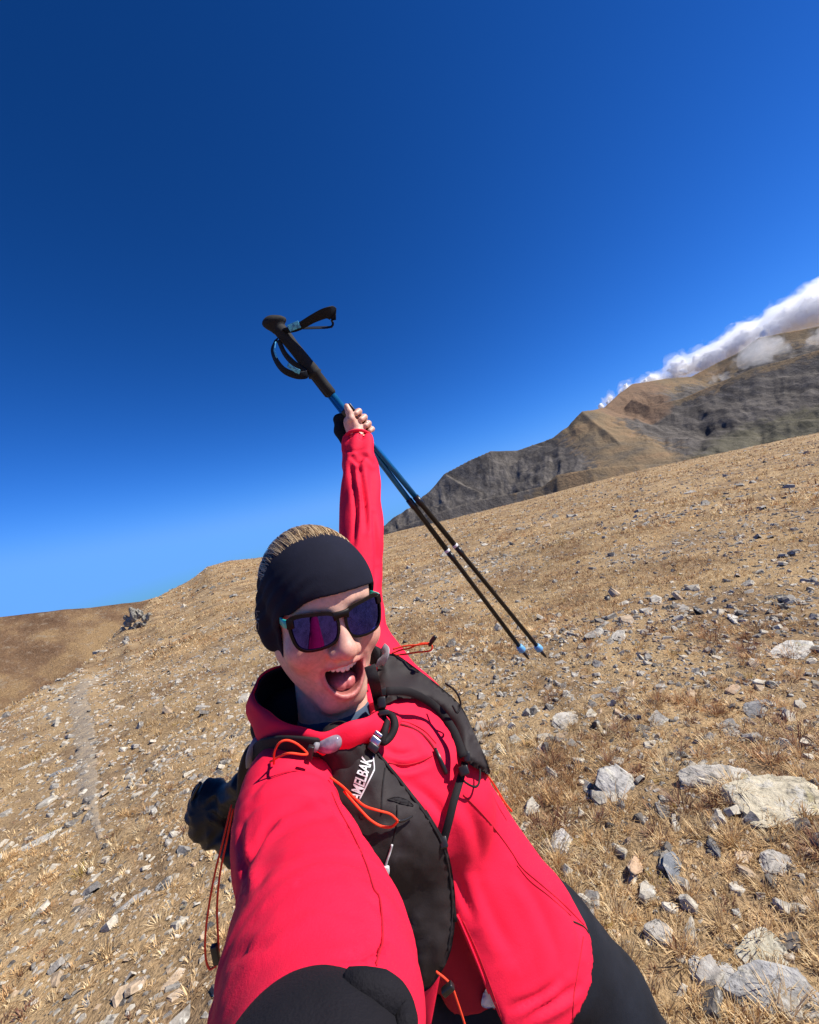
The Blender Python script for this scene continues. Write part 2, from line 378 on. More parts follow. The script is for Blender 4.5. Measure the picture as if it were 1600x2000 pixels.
# ================================================================== GRASS AND STONES
def cover(x, y):
    """0 = stony, 1 = grassy"""
    c = fbm2(x * 0.55 + 4, y * 0.55 + 1, 4, .6)
    return sstep(0.40, 0.63, c)
def scatter(n, r0, r1, az0=-57, az1=56, pw=1.0):
    az = np.radians(rng.uniform(az0, az1, n))
    u = rng.random(n)
    r = (r0 ** (2 * pw) + u * (r1 ** (2 * pw) - r0 ** (2 * pw))) ** (1 / (2 * pw)) if pw != 0 else r0 * (r1 / r0) ** u
    return r * np.sin(az), r * np.cos(az)
STRAW = np.array([[.72, .51, .265], [.63, .42, .195], [.76, .59, .34], [.54, .33, .145], [.44, .24, .11], [.70, .51, .275]])
def grass_bands(bands):
    Vs, Fs, Cs, off = [], [], [], 0
    for (n, r0, r1, nb, ln, wd, two, pw, *az_) in bands:
        x, y = scatter(n, r0, r1, *az_, pw=pw)
        keep = (rng.random(n) < 0.22 + 0.78 * cover(x, y)) & (path_dist(x, y) > 0.12 + 0.35 * rng.random(n))
        x, y = x[keep], y[keep]; m = len(x)
        tone = fbm2(x * 1.3 + 20, y * 1.3, 3); big = fbm2(x * .35 + 2, y * .35 + 8, 2)
        ti = np.clip((tone * 9 - 1.5 + rng.normal(0, .9, m)).astype(int), 0, 5)
        base = STRAW[ti] * (0.74 + 0.45 * rng.random((m, 1))) * (0.62 + .68 * big[:, None])
        red = rng.random(m) < 0.10 * (tone > .45) + .03; base[red] = np.array([.20, .085, .05]) * (0.8 + .5 * rng.random((red.sum(), 1)))
        mos = rng.random(m) < 0.012; base[mos] = np.array([.42, .29, .06])
        size = (0.55 + 0.9 * rng.random(m) ** 1.5) * (0.65 + 0.7 * tone)
        K = nb
        X = np.repeat(x, K); Y = np.repeat(y, K); S = np.repeat(size, K); Cc = np.repeat(base, K, 0)
        a = rng.uniform(0, 2 * np.pi, m * K); rad = ln * (0.34 if two else .5) * S * np.sqrt(rng.random(m * K))
        X = X + rad * np.cos(a); Y = Y + rad * np.sin(a)
        Z = hill(X, Y) - 0.006
        L = ln * S * rng.uniform(.5, 1.15, m * K)
        a2 = a + rng.normal(0, .55, m * K); lean = np.clip(rad / (ln * .34 * S) * .9 + rng.normal(.12, .22, m * K), .05, 1.35)
        dx = np.sin(lean) * np.cos(a2) + 0.20; dy = np.sin(lean) * np.sin(a2) + 0.06; dz = np.cos(lean) * .85 + 0.1
        w = wd * rng.uniform(.6, 1.3, m * K)
        sx, sy = -dy, dx; sl_ = np.hypot(sx, sy) + 1e-6; sx, sy = sx / sl_ * w, sy / sl_ * w
        Cc = Cc * rng.uniform(.75, 1.2, (m * K, 1))
        B = np.stack([X, Y, Z], 1); W = np.stack([sx, sy, 0 * sx], 1); D = np.stack([dx, dy, dz], 1)
        if two:
            mid = B + D * (L * .55)[:, None]; tip = B + D * L[:, None] * np.array([1.12, 1.12, .80])
            V = np.stack([B - W, B + W, mid + W * .75, mid - W * .75, tip], 1)
            N_ = m * K; k5 = np.arange(N_)[:, None] * 5 + off
            Fs.append(np.concatenate([k5 + np.array([[0, 1, 2]]), k5 + np.array([[0, 2, 3]]), k5 + np.array([[3, 2, 4]])]))
            Vs.append(V.reshape(-1, 3)); Cs.append(np.repeat(Cc, 5, 0)); off += N_ * 5
        else:
            tip = B + D * L[:, None]
            V = np.stack([B - W, B + W, tip], 1); N_ = m * K; k3 = np.arange(N_)[:, None] * 3 + off
            Fs.append(k3 + np.array([[0, 1, 2]])); Vs.append(V.reshape(-1, 3)); Cs.append(np.repeat(Cc, 3, 0)); off += N_ * 3
    return np.concatenate(Vs), np.concatenate(Fs), np.concatenate(Cs)
def m_grass(n):
    c = n.add('ShaderNodeVertexColor', layer_name='Col').outputs[0]
    d = n.add('ShaderNodeBsdfDiffuse'); n.link(c, d.inputs[0])
    t = n.add('ShaderNodeBsdfTranslucent'); n.link(c, t.inputs[0])
    g = n.add('ShaderNodeBsdfGlossy'); g.inputs['Roughness'].default_value = 0.5; g.inputs['Color'].default_value = (.9, .85, .7, 1)
    mx = n.add('ShaderNodeMixShader'); mx.inputs[0].default_value = 0.28; n.link(d.outputs[0], mx.inputs[1]); n.link(t.outputs[0], mx.inputs[2])
    m2 = n.add('ShaderNodeMixShader'); m2.inputs[0].default_value = 0.04; n.link(mx.outputs[0], m2.inputs[1]); n.link(g.outputs[0], m2.inputs[2])
    n.link(m2.outputs[0], n.out.inputs[0])
Vg_, Fg_, Cg_ = grass_bands([
    # count, r0, r1, blades, length, half width, two-segment, radial power
    (11500, 0.9, 4.5, 22, .052, .0018, True, .8),
    (1300, 0.9, 4.5, 52, .095, .0016, True, .8),
    (32000, 4.3, 11, 9, .066, .0040, False, .7),
    (32000, 10.5, 30, 7, .100, .012, False, .5),
    (26000, 28, 78, 5, .16, .032, False, .5),
    # the slope just outside the picture
    (6500, 0.5, 9, 12, .060, .0030, False, .8, -125, -57), (6500, 0.5, 9, 12, .060, .0030, False, .8, 56, 125), (900, 0.15, 0.95, 16, .055, .0018, True, 1.0, -180, 180)])
grass = obj('dry_grass', mesh_np('dry_grass', Vg_, Fg_, False, Cg_), mat('straw_grass', m_grass))
tag(grass, 'short golden brown dead grass covering the hillside', 'grass', kind='stuff')

# ---- stones
def m_stone(n, attr, tone=None):
    if attr: base = n.add('ShaderNodeVertexColor', layer_name='Col').outputs[0]
    else:
        rnd = n.add('ShaderNodeObjectInfo').outputs['Random']; base = n.ramp(rnd, [(0, tuple(c * .82 for c in tone)), (1, tuple(min(c * 1.2, .8) for c in tone))])
    p = n.pos(); tc = n.objco()
    a = n.noise(26, 6, .65, p); b = n.noise(120, 4, .6, p); lay = n.noise(40, 4, .6, n.vmul(p, (.25, 1, 1.6)))
    c = n.mix(n.ramp(lay, [(.35, (.6, .58, .56)), (.6, (1.08, 1.06, 1.04))]), (0, 0, 0), base)
    c = n.mix(n.ramp(a, [(.55, (0, 0, 0)), (.64, (.75, .75, .75))]), c, (.60, .575, .50))
    c = n.mix(n.ramp(n.noise(15, 5, .7, p), [(.64, (0, 0, 0)), (.70, (.6, .6, .6))]), c, (.40, .33, .12))
    c = n.mix(n.ramp(n.noise(33, 4, .7, p), [(.62, (0, 0, 0)), (.68, (.8, .8, .8))]), c, (.075, .068, .062))
    n.bsdf(c, .82, spec=.3, normal=n.bump(n.math('ADD', b, lay), .55, .006))
M_STONE_A = mat('slate_chips', lambda n: m_stone(n, True)); M_TONE = [mat('slate', lambda n, t=t: m_stone(n, False, t)) for t in ((.52, .465, .37), (.34, .31, .265), (.48, .36, .24), (.155, .138, .12))]; TONE_W = ('pale', 'grey', 'tan', 'dark')
TONES = np.array([[.45, .405, .335], [.25, .225, .19], [.47, .41, .315], [.30, .27, .225], [.44, .325, .215], [.13, .115, .10], [.53, .48, .39]])
def shard(seed, nmin=4, nmax=7):
    r = np.random.default_rng(seed); k = int(r.integers(nmin, nmax + 1))
    a = np.sort((np.arange(k) + r.uniform(-.42, .42, k)) / k * 2 * np.pi)
    rx, ry = 0.5, r.uniform(.24, .44); rad = r.uniform(.62, 1.15, k)
    x, y = np.cos(a) * rx * rad, np.sin(a) * ry * rad
    h = r.uniform(.05, .17); tilt = r.uniform(-.12, .12, 2)
    top_ = h * (1 + r.uniform(-.25, .25, k)) + tilt[0] * x + tilt[1] * y
    s_ = r.uniform(.78, .98, k)
    V = [np.stack([x * 1.03, y * 1.03, np.full(k, -.16)], 1), np.stack([x * 1.05, y * 1.05, top_ * .35], 1), np.stack([x * s_, y * s_, top_], 1),
         np.array([[r.uniform(-.1, .1), r.uniform(-.08, .08), h * 1.08]])]
    V = np.concatenate(V); F = []
    for i in range(k):
        j = (i + 1) % k
        F += [[i, j, k + j], [i, k + j, k + i], [k + i, k + j, 2 * k + j], [k + i, 2 * k + j, 2 * k + i], [2 * k + i, 2 * k + j, 3 * k]]
    return V, np.array(F)
SHARDS = [shard(100 + i) for i in range(14)]
def rot_zyx(yaw, tx, ty):
    cy, sy = np.cos(yaw), np.sin(yaw)
    Rz = np.zeros((len(yaw), 3, 3)); Rz[:, 0, 0] = cy; Rz[:, 0, 1] = -sy; Rz[:, 1, 0] = sy; Rz[:, 1, 1] = cy; Rz[:, 2, 2] = 1
    Rx = np.zeros_like(Rz); Rx[:, 0, 0] = 1; Rx[:, 1, 1] = np.cos(tx); Rx[:, 1, 2] = -np.sin(tx); Rx[:, 2, 1] = np.sin(tx); Rx[:, 2, 2] = np.cos(tx)
    Ry = np.zeros_like(Rz); Ry[:, 1, 1] = 1; Ry[:, 0, 0] = np.cos(ty); Ry[:, 0, 2] = np.sin(ty); Ry[:, 2, 0] = -np.sin(ty); Ry[:, 2, 2] = np.cos(ty)
    return Rz @ Rx @ Ry
def stone_set(n, r0, r1, s0, s1, pw, bias=1.0, az0=-57, az1=56):
    x, y = scatter(n, r0, r1, az0, az1, pw)
    pd = path_dist(x, y)
    keep = rng.random(n) < np.where(pd < .4, 1.0, 1.02 - bias * .78 * cover(x, y)) * np.where((x < -.6) & (s0 > .03), .40, 1.0)
    x, y = x[keep], y[keep]; m = len(x)
    s_ = s0 * (s1 / s0) ** (rng.random(m) ** 1.7)
    return np.stack([x, y, s_, rng.normal(0.35, .75, m), rng.normal(0, .42, m), rng.normal(0, .42, m), rng.integers(0, 14, m), rng.integers(0, 7, m)], 1)
ST = np.concatenate([
    stone_set(17000, .9, 4.6, .010, .048, .75), stone_set(3600, .9, 5, .040, .125, .8, .8),
    stone_set(20000, 4.4, 12, .025, .085, .6), stone_set(1700, 4.5, 13, .08, .21, .7, .9),
    stone_set(9000, 11, 32, .05, .20, .45), stone_set(260, 12, 34, .2, .5, .5),
    stone_set(2200, 30, 72, .12, .42, .4), stone_set(3500, .6, 10, .02, .12, .7, 1.0, -125, -57), stone_set(3500, .6, 10, .02, .12, .7, 1.0, 56, 125)])
def px_of(x, y, z):
    v = np.stack([x, y, z], -1) - CAM; d = v @ -CAMZ
    return CX + F_PX * (v @ CAMX) / d, CY - F_PX * (v @ CAMY) / d, d
stz = hill(ST[:, 0], ST[:, 1]); sx_, sy_, sd_ = px_of(ST[:, 0], ST[:, 1], stz)
inv = (sd_ > .3) & (sx_ > 15) & (sx_ < 1585) & (sy_ > 800) & (sy_ < 1985)
# behind the hiker: not in view
body = ((sx_ > 520) & (sx_ < 740) & (sy_ > 1060)) | ((sx_ > 400 + 0) & (sy_ > 1500) & (sx_ < 560 + (sy_ - 1300) * .95)) | ((sx_ > 500) & (sy_ > 1290) & (sx_ < 900 + (sy_ - 1330) * .5))
app = np.where(inv & ~body, ST[:, 2] / sd_, 0)
order = np.argsort(-app); single = order[:285]; rest = order[285:]
rest = rest[(sy_[rest] > 700) | (np.abs(np.degrees(np.arctan2(ST[rest, 0], ST[rest, 1]))) > 50)]
def stuff_stones(sel):
    Vs, Fs, Cs, off = [], [], [], 0
    R = rot_zyx(ST[sel, 3], ST[sel, 4], ST[sel, 5])
    for k in range(14):
        q = ST[sel, 6] == k; V0, F0 = SHARDS[k]; m = q.sum()
        V = np.einsum('nij,vj->nvi', R[q], V0) * ST[sel][q, 2][:, None, None] + np.stack([ST[sel][q, 0], ST[sel][q, 1], stz[sel][q]], 1)[:, None]
        Vs.append(V.reshape(-1, 3)); Fs.append((F0[None] + (np.arange(m) * len(V0))[:, None, None] + off).reshape(-1, 3))
        c = TONES[ST[sel][q, 7].astype(int)] * rng.uniform(.8, 1.15, (m, 1)); Cs.append(np.repeat(c, len(V0), 0)); off += m * len(V0)
    return np.concatenate(Vs), np.concatenate(Fs), np.concatenate(Cs)
Vs_, Fs_, Cs_ = stuff_stones(rest)
tag(obj('slate_litter', mesh_np('slate_litter', Vs_, Fs_, False, Cs_), M_STONE_A), 'small slate chips and gravel littered through the grass', 'gravel', kind='stuff')
shard_me = [mesh_np('slate_shard', V0, F0) for V0, F0 in SHARDS]
for me in shard_me: me.materials.append(M_TONE[0])
LOOSE = []
for i in single:
    x, y, s_, yaw, tx, ty, k, t = ST[i]
    o = obj('slate_stone', shard_me[int(k)]); o.location = (x, y, stz[i]); o.scale = (s_,) * 3
    o.rotation_euler = (tx, ty, yaw)
    tn = (1, 1, 0, 0, 2, 3, 0)[int(t)]; o.material_slots[0].link = 'OBJECT'; o.material_slots[0].material = M_TONE[tn]; LOOSE.append((o, sx_[i], sy_[i], TONE_W[tn]))
# ---- the large rocks one can pick out, each shaped on its own
def rock(name, px, py, wpx, asp, thick, label, col, seed, yaw=0.0, tilt=(0, 0), sub=4, dark=False):
    p = ground_at(px, py); d = (p - CAM) @ -CAMZ; size = wpx / F_PX * d
    r = np.random.default_rng(seed)
    bm = bmesh.new(); bmesh.ops.create_icosphere(bm, subdivisions=sub, radius=1.0)
    V = np.array([v.co[:] for v in bm.verts]); F = np.array([[v.index for v in f.verts] for f in bm.faces]); bm.free()
    ex = .62; V = np.sign(V) * np.abs(V) ** ex; V /= np.abs(V).max()                     # blocky slab
    for _ in range(9):
        an = r.uniform(0, 2 * np.pi); nr_ = np.array([math.cos(an), math.sin(an), r.normal(0, .25)]); nr_ /= np.linalg.norm(nr_); dd = r.uniform(.55, .95)
        e = V @ nr_ - dd; V = V - np.maximum(e, 0)[:, None] * nr_
    for _ in range(4):
        nr_ = np.array([r.normal(0, .35), r.normal(0, .35), 1.0]); nr_ /= np.linalg.norm(nr_); e = V @ nr_ - r.uniform(.45, .8); V = V - np.maximum(e, 0)[:, None] * nr_
    V = V + 0.05 * (np.stack([noise3(*(V * 2.6 + s_ + seed).T) for s_ in (0, 11, 23)], 1) - .5)
    st_ = np.floor((V[:, 2] * 3.2 + V[:, 0] * .6 + 1.2 * noise3(*(V * 2.1 + seed).T)) * 1.6); rad = V[:, :2] / (np.linalg.norm(V[:, :2], axis=1)[:, None] + .2)
    V[:, :2] += rad * (.17 * (_hash(st_, st_ * 0 + seed) - .5))[:, None]
    V[:, 2] += .16 * np.floor(4 * noise3(*(V * np.array([1.6, 3.4, .5]) + seed * 3).T)) / 4
    V += .085 * (np.stack([noise3(*(V * 8 + s_ + seed).T) for s_ in (0, 31, 57)], 1) - .5)
    V = V * np.array([.5, .5 * asp, .5 * thick * .40]) * size * 1.08
    me = mesh_np(name, V, F, False)
    m_ = mat(name + '_rock', lambda n: hero_mat(n, col))
    o = obj(name, me, m_); o.location = p + np.array([0, 0.12 * size, size * thick * .03]); o.rotation_euler = (tilt[0], tilt[1], yaw)
    return tag(o, label, 'rock')
def hero_mat(n, col):
    p = n.objco(); lay = n.noise(16, 6, .6, n.vmul(p, (1, 1.2, 4.0)), .6); a = n.noise(14, 7, .7, p); b = n.noise(90, 5, .6, p)
    dk = tuple(c * .38 for c in col); lt = tuple(min(c * 1.25 + .04, .78) for c in col)
    c = n.ramp(lay, [(.3, dk), (.47, col), (.68, lt)])
    c = n.mix(n.ramp(a, [(.54, (0, 0, 0)), (.62, (.85, .85, .85))]), c, (.56, .525, .44))
    c = n.mix(n.ramp(n.noise(11, 6, .7, p), [(.6, (0, 0, 0)), (.68, (.65, .65, .65))]), c, (.37, .32, .15))
    c = n.mix(n.ramp(n.noise(24, 5, .75, p), [(.58, (0, 0, 0)), (.66, (.9, .9, .9))]), c, (.07, .064, .06))
    n.bsdf(c, .85, spec=.3, normal=n.bump(n.math('ADD', n.math('MULTIPLY', b, .5), lay), .8, .012))
CREAM, GREY, PALE, DARK, TAN = (.52, .455, .32), (.27, .25, .22), (.40, .365, .31), (.085, .082, .08), (.47, .32, .20)
HERO = [
 ('pale_rock', 1528, 1585, 215, .55, .45, 'large cream coloured rock cut off by the right edge', CREAM, 1, -.25, (.2, 0)),
 ('striped_slate', 1402, 1530, 135, .5, .5, 'white and grey striped slate just left of the large cream rock', PALE, 2, -.1, (.35, .1)),
 ('lichen_slab', 1218, 1545, 92, .9, .75, 'upright slab with white and black lichen in the dry grass', (.36, .34, .31), 3, .9, (.7, -.4)),
 ('flat_slate', 1425, 1436, 84, .5, .16, 'flat leaf shaped grey slate resting on tufts', GREY, 4, .2, (.12, -.2)),
 ('grey_stone', 1290, 1412, 58, .8, .5, 'rounded grey stone left of the flat leaf shaped slate', GREY, 5, .4, (.2, 0)),
 ('mottled_stone', 1112, 1414, 60, .8, .5, 'mottled grey and white stone nearest the backpack strap', PALE, 6, .1, (.2, .1)),
 ('pale_slab', 1552, 1282, 125, .45, .28, 'long pale slab at the right edge level with the pole tips', (.50, .47, .41), 7, .5, (.1, -.1)),
 ('dark_slab', 1492, 1390, 92, .5, .22, 'dark grey bedded slab above the flat leaf shaped slate', (.20, .195, .19), 8, .1, (.1, 0)),
 ('wedge_stone', 1212, 1244, 44, .7, .5, 'pale wedge stone, right one of the pair above right of pole tips', PALE, 9, .6, (.1, 0)),
 ('wedge_stone', 1166, 1240, 54, .45, .4, 'long grey stone, left one of the pair above right of pole tips', GREY, 10, .7, (.1, 0)),
 ('black_rock', 1520, 1168, 36, .6, .6, 'small black rock near the right edge of the upper slope', DARK, 11, -.2, (.1, 0)),
 ('broken_slab', 1428, 1930, 108, .6, .4, 'broken pale slab at the bottom beside the large grey one', (.40, .385, .36), 12, -.4, (.3, .1)),
 ('grey_slab', 1535, 1972, 175, .6, .4, 'large grey slab in the bottom right corner', (.33, .32, .30), 13, -.5, (.25, .1)),
 ('lichen_rock', 1508, 1888, 98, .75, .6, 'yellow lichen covered rock above the bottom right slab', (.46, .42, .31), 14, .3, (.2, 0)),
 ('upright_stone', 1298, 1838, 58, .8, 1.3, 'upright pale stone with yellow lichen foot beside the trouser leg', PALE, 15, .3, (.2, .2)),
 ('pale_cluster', 1100, 1655, 72, .7, .5, 'pale lumpy stone touching the jacket outline on the right', (.47, .44, .40), 16, .5, (.2, 0)),
 ('slate_tile', 1330, 1706, 64, .8, .2, 'smooth blue grey slate tile half sunk in soil', (.17, .18, .19), 17, .4, (.5, .2)),
 ('thin_shard', 1400, 1662, 56, .35, .9, 'thin dark shard standing on edge below the striped slate', (.16, .155, .15), 18, 1.2, (.9, 0)),
 ('mossy_stone', 1530, 1700, 76, .7, .5, 'grey mottled stone under the large cream rock', PALE, 19, .2, (.2, 0)),
 ('peach_stone', 1434, 1352, 36, .8, .8, 'small peach coloured stone near the dark bedded slab', TAN, 20, .2, (.2, 0)),
 ('rust_stone', 1252, 1700, 60, .5, .6, 'rust stained tan and grey stone left of the slate tile', TAN, 21, .8, (.4, .2)),
 ('grey_block', 288, 1586, 30, .8, .7, 'small grey block with dark shadow on the left slope', GREY, 22, .3, (.1, 0)),
 ('flat_stone', 112, 1512, 40, .6, .35, 'flat blue grey stone beside the footpath', (.22, .225, .23), 23, .6, (.05, 0)),
 ('pale_stone', 48, 1500, 32, .6, .5, 'pale stone nearest the left edge beside the footpath', (.52, .49, .42), 24, .6, (.05, 0)),
 ('long_slab', 68, 1652, 100, .28, .2, 'long thin pale slab lying at the left edge', (.45, .43, .38), 25, .62, (.05, 0)),
 ('long_slab', 250, 1640 + 130, 70, .3, .25, 'long grey slab below the small grey block on the left', (.36, .34, .31), 26, .8, (.05, 0)),
 ('shale_rock', 1440, 1300 - 90, 46, .5, .4, 'white pointed stone right of the pole tips under the black rock', (.54, .51, .45), 27, .9, (.3, 0)),
]
for h in HERO: rock(*h)
# rock outcrop on the left shoulder, built of stacked blocks
op = ground_at(262, 1228); od = (op - CAM) @ -CAMZ
out = empty('rock_outcrop', op); tag(out, 'craggy grey outcrop on the left skyline shoulder', 'outcrop')
M_CRAG = mat('outcrop_rock', lambda n: hero_mat(n, (.20, .185, .15)))
rib = empty('rock_rib', ground_at(405, 1128)); tag(rib, 'low broken rock rib just under the left skyline hump', 'outcrop')
CR1 = [(262, 1204, 17, .8, 1.7, 1), (272, 1198, 13, .8, 1.6, 2), (250, 1216, 16, .7, 1.2, 3), (284, 1208, 12, .9, 1.3, 4), (268, 1220, 15, .9, 1.0, 5), (240, 1230, 12, .8, .8, 6), (258, 1192, 10, .9, 1.4, 7), (279, 1219, 12, .9, .9, 8), (291, 1201, 9, .8, 1.0, 9), (246, 1206, 9, .8, 1.2, 10), (256, 1228, 12, .9, .7, 11)]
CR2 = [(345 + 13 * k + (k * 37) % 9, 1158 - 3.2 * k + (k * 23) % 9, 7 + (k * 31) % 6, .9, .8, 20 + k) for k in range(11)]
for (px, py, w, asp, th, sd) in CR1 + CR2:
    if sd >= 20: out, op = rib, np.array(rib.location); gp = ground_at(px, py); od = (gp - CAM) @ -CAMZ
    r = np.random.default_rng(sd + 50); bm = bmesh.new(); bmesh.ops.create_icosphere(bm, subdivisions=3, radius=1.0)
    V = np.array([v.co[:] for v in bm.verts]); Fv = np.array([[v.index for v in f.verts] for f in bm.faces]); bm.free()
    for _ in range(10):
        nrm = r.normal(size=3); nrm /= np.linalg.norm(nrm); e = V @ nrm - r.uniform(.5, .85); V = V - np.maximum(e, 0)[:, None] * nrm
    V += .45 * (np.stack([noise3(*(V * 3 + s_ + sd).T) for s_ in (0, 31, 57)], 1) - .5)
    sz = w / F_PX * od; V = V * np.array([.6, .6 * asp, .55 * th]) * sz + (P(px, py, od) - op)
    obj('crag', mesh_np('crag', V, Fv), M_CRAG, out)

# each loose stone is named by its tone and by the landmark it lies next to
MARKS = [(1528, 1585, 'large cream rock'), (1402, 1530, 'striped slate'), (1218, 1545, 'upright lichen slab'), (1425, 1436, 'flat leaf shaped slate'), (1290, 1412, 'rounded grey stone'), (1112, 1414, 'mottled stone near the vest'),
 (1552, 1282, 'long pale slab at right'), (1492, 1390, 'dark bedded slab'), (1190, 1242, 'pair of stones by the pole tips'), (1520, 1168, 'small black rock'), (1428, 1930, 'broken pale slab'), (1535, 1972, 'bottom right slab'), (1508, 1888, 'yellow lichen rock'),
 (1298, 1838, 'upright pale stone'), (1100, 1655, 'pale lumpy stone by the jacket'), (1330, 1706, 'blue grey slate tile'), (1400, 1662, 'thin dark shard'), (1434, 1352, 'peach stone'), (1252, 1700, 'rust stained stone'), (288, 1586, 'small grey block'),
 (112, 1512, 'flat stone by the footpath'), (48, 1500, 'pale stone at left edge'), (68, 1652, 'long pale slab at left'), (250, 1770, 'long grey slab at left'), (1440, 1210, 'white pointed stone'), (1045, 1275, 'pole tips'), (262, 1210, 'rock outcrop'), (160, 1400, 'footpath'),
 (420, 1880, 'hanging orange cord'), (415, 1585, 'black pouch'), (1000, 1100, 'pole shafts'), (1300, 1000, 'right hand skyline'), (400, 1150, 'left skyline rib'), (60, 1900, 'lower left corner'), (1560, 900, 'right end of the skyline')]
used = {}
ORD = ['nearest', 'second nearest', 'third nearest', 'fourth nearest', 'fifth nearest', 'sixth nearest', 'seventh nearest', 'eighth nearest', 'ninth nearest', 'tenth nearest']
rows_ = []
for o, X_, Y_, tw in LOOSE:
    k = min(range(len(MARKS)), key=lambda j: math.hypot(MARKS[j][0] - X_, MARKS[j][1] - Y_)); mx, my, mw = MARKS[k]; dx, dy = X_ - mx, Y_ - my
    side = ('right of' if dx > 0 else 'left of') if abs(dx) > abs(dy) else ('below' if dy > 0 else 'above')
    rows_.append((math.hypot(dx, dy), o, tw, side, mw))
for d, o, tw, side, mw in sorted(rows_, key=lambda r: r[0]):
    k = used.get((tw, side, mw), 0); used[(tw, side, mw)] = k + 1
    tag(o, '%s %s stone %s the %s' % (ORD[min(k, 9)], tw, side, mw), 'stone', 'loose slate stones on the hillside')
# ================================================================== THE HIKER
# everything below is shaped in camera-aligned metres (x right, y up, z to the viewer) and turned into the world at the end
def cp(px, py, d): return np.array([(px - CX) / F_PX * d, (CY - py) / F_PX * d, -d])
def toW(V): return C2W(V) + CAM
def smin(a, b, k):
    h = np.clip(.5 + .5 * (b - a) / k, 0, 1); return b + (a - b) * h - k * h * (1 - h)
def smax(a, b, k): return -smin(-a, -b, k)
def ell(p, c, r):
    q = (p - np.asarray(c)); r = np.asarray(r, float)
    k0 = np.sqrt(((q / r) ** 2).sum(-1)); k1 = np.sqrt(((q / r ** 2) ** 2).sum(-1)) + 1e-9
    return k0 * (k0 - 1) / k1
def cap(p, a, b, ra, rb=None):
    rb = ra if rb is None else rb; a, b = np.asarray(a, float), np.asarray(b, float); ab = b - a
    t = np.clip(((p - a) @ ab) / (ab @ ab), 0, 1)
    return np.linalg.norm(p - a - t[:, None] * ab, axis=1) - (ra + (rb - ra) * t)
def near_segs(p, pts, rmax):
    """segments that matter for a compact block of points"""
    n_ = len(pts) - 1
    if n_ < 2 or COARSE: return range(n_)
    lo__, hi__ = p[0], p[-1]; c = (lo__ + hi__) / 2; hd_ = np.linalg.norm(hi__ - lo__) / 2
    A = np.asarray(pts)[:-1]; AB = np.asarray(pts)[1:] - A
    t = np.clip(((c - A) * AB).sum(1) / (AB * AB).sum(1), 0, 1); ds = np.linalg.norm(c - A - AB * t[:, None], axis=1)
    if ds.min() - rmax > .10: return [int(ds.argmin())]
    return np.nonzero(ds < ds.min() + 1.1 * hd_ + .1 * rmax)[0]
def chain(p, pts, rs, k=0.0):
    d = None
    for i in near_segs(p, pts, max(rs)):
        a, b, ra, rb = pts[i], pts[i + 1], rs[i], rs[i + 1]
        e = cap(p, a, b, ra, rb); d = e if d is None else (smin(d, e, k) if k else np.minimum(d, e))
    return d
def nrm(v): v = np.asarray(v, float); return v / np.linalg.norm(v)
def loft(p, pts, lat, ra, rb, want=False):
    """elliptic tube; lat = sideways direction; returns distance (and position along, angle)"""
    D, S, TH = np.full(len(p), 1e9), np.zeros(len(p)), np.zeros(len(p))
    S0 = np.concatenate([[0], np.cumsum(np.linalg.norm(np.diff(np.asarray(pts), axis=0), axis=1))])
    for i in near_segs(p, pts, max(np.max(ra), np.max(rb))):
        s0 = S0[i]
        a, b = pts[i], pts[i + 1]; ab = b - a; L = np.linalg.norm(ab); ax = ab / L
        l = lat - ax * (ax @ lat); l = l / math.sqrt(l @ l); f_ = np.array([l[1] * ax[2] - l[2] * ax[1], l[2] * ax[0] - l[0] * ax[2], l[0] * ax[1] - l[1] * ax[0]])
        t = np.clip(((p - a) @ ax) / L, 0, 1); q = p - a - t[:, None] * ab
        u, v, w = q @ l, q @ f_, q @ ax
        A = ra[i] + (ra[i + 1] - ra[i]) * t; B = rb[i] + (rb[i + 1] - rb[i]) * t; m_ = np.minimum(A, B)
        k = np.sqrt((u / A) ** 2 + (v / B) ** 2 + (w / m_) ** 2); k1 = np.sqrt((u / A ** 2) ** 2 + (v / B ** 2) ** 2 + (w / m_ ** 2) ** 2) + 1e-9
        d = k * (k - 1) / k1
        c = d < D; D = np.where(c, d, D)
        if want: S = np.where(c, s0 + t * L, S); TH = np.where(c, np.arctan2(v, u), TH)
    return (D, S, TH) if want else D
def smooth_pts(pts, n=4):
    """Catmull-Rom resampling of rows (any columns)"""
    P_ = np.asarray(pts, float); Q = np.vstack([2 * P_[0] - P_[1], P_, 2 * P_[-1] - P_[-2]]); out_ = []
    for i in range(1, len(Q) - 2):
        for j in range(n):
            t = j / n
            out_.append(.5 * (2 * Q[i] + (Q[i + 1] - Q[i - 1]) * t + (2 * Q[i - 1] - 5 * Q[i] + 4 * Q[i + 1] - Q[i + 2]) * t * t + (3 * Q[i] - Q[i - 1] - 3 * Q[i + 1] + Q[i + 2]) * t ** 3))
    return np.array(out_ + [P_[-1]])
COARSE = False
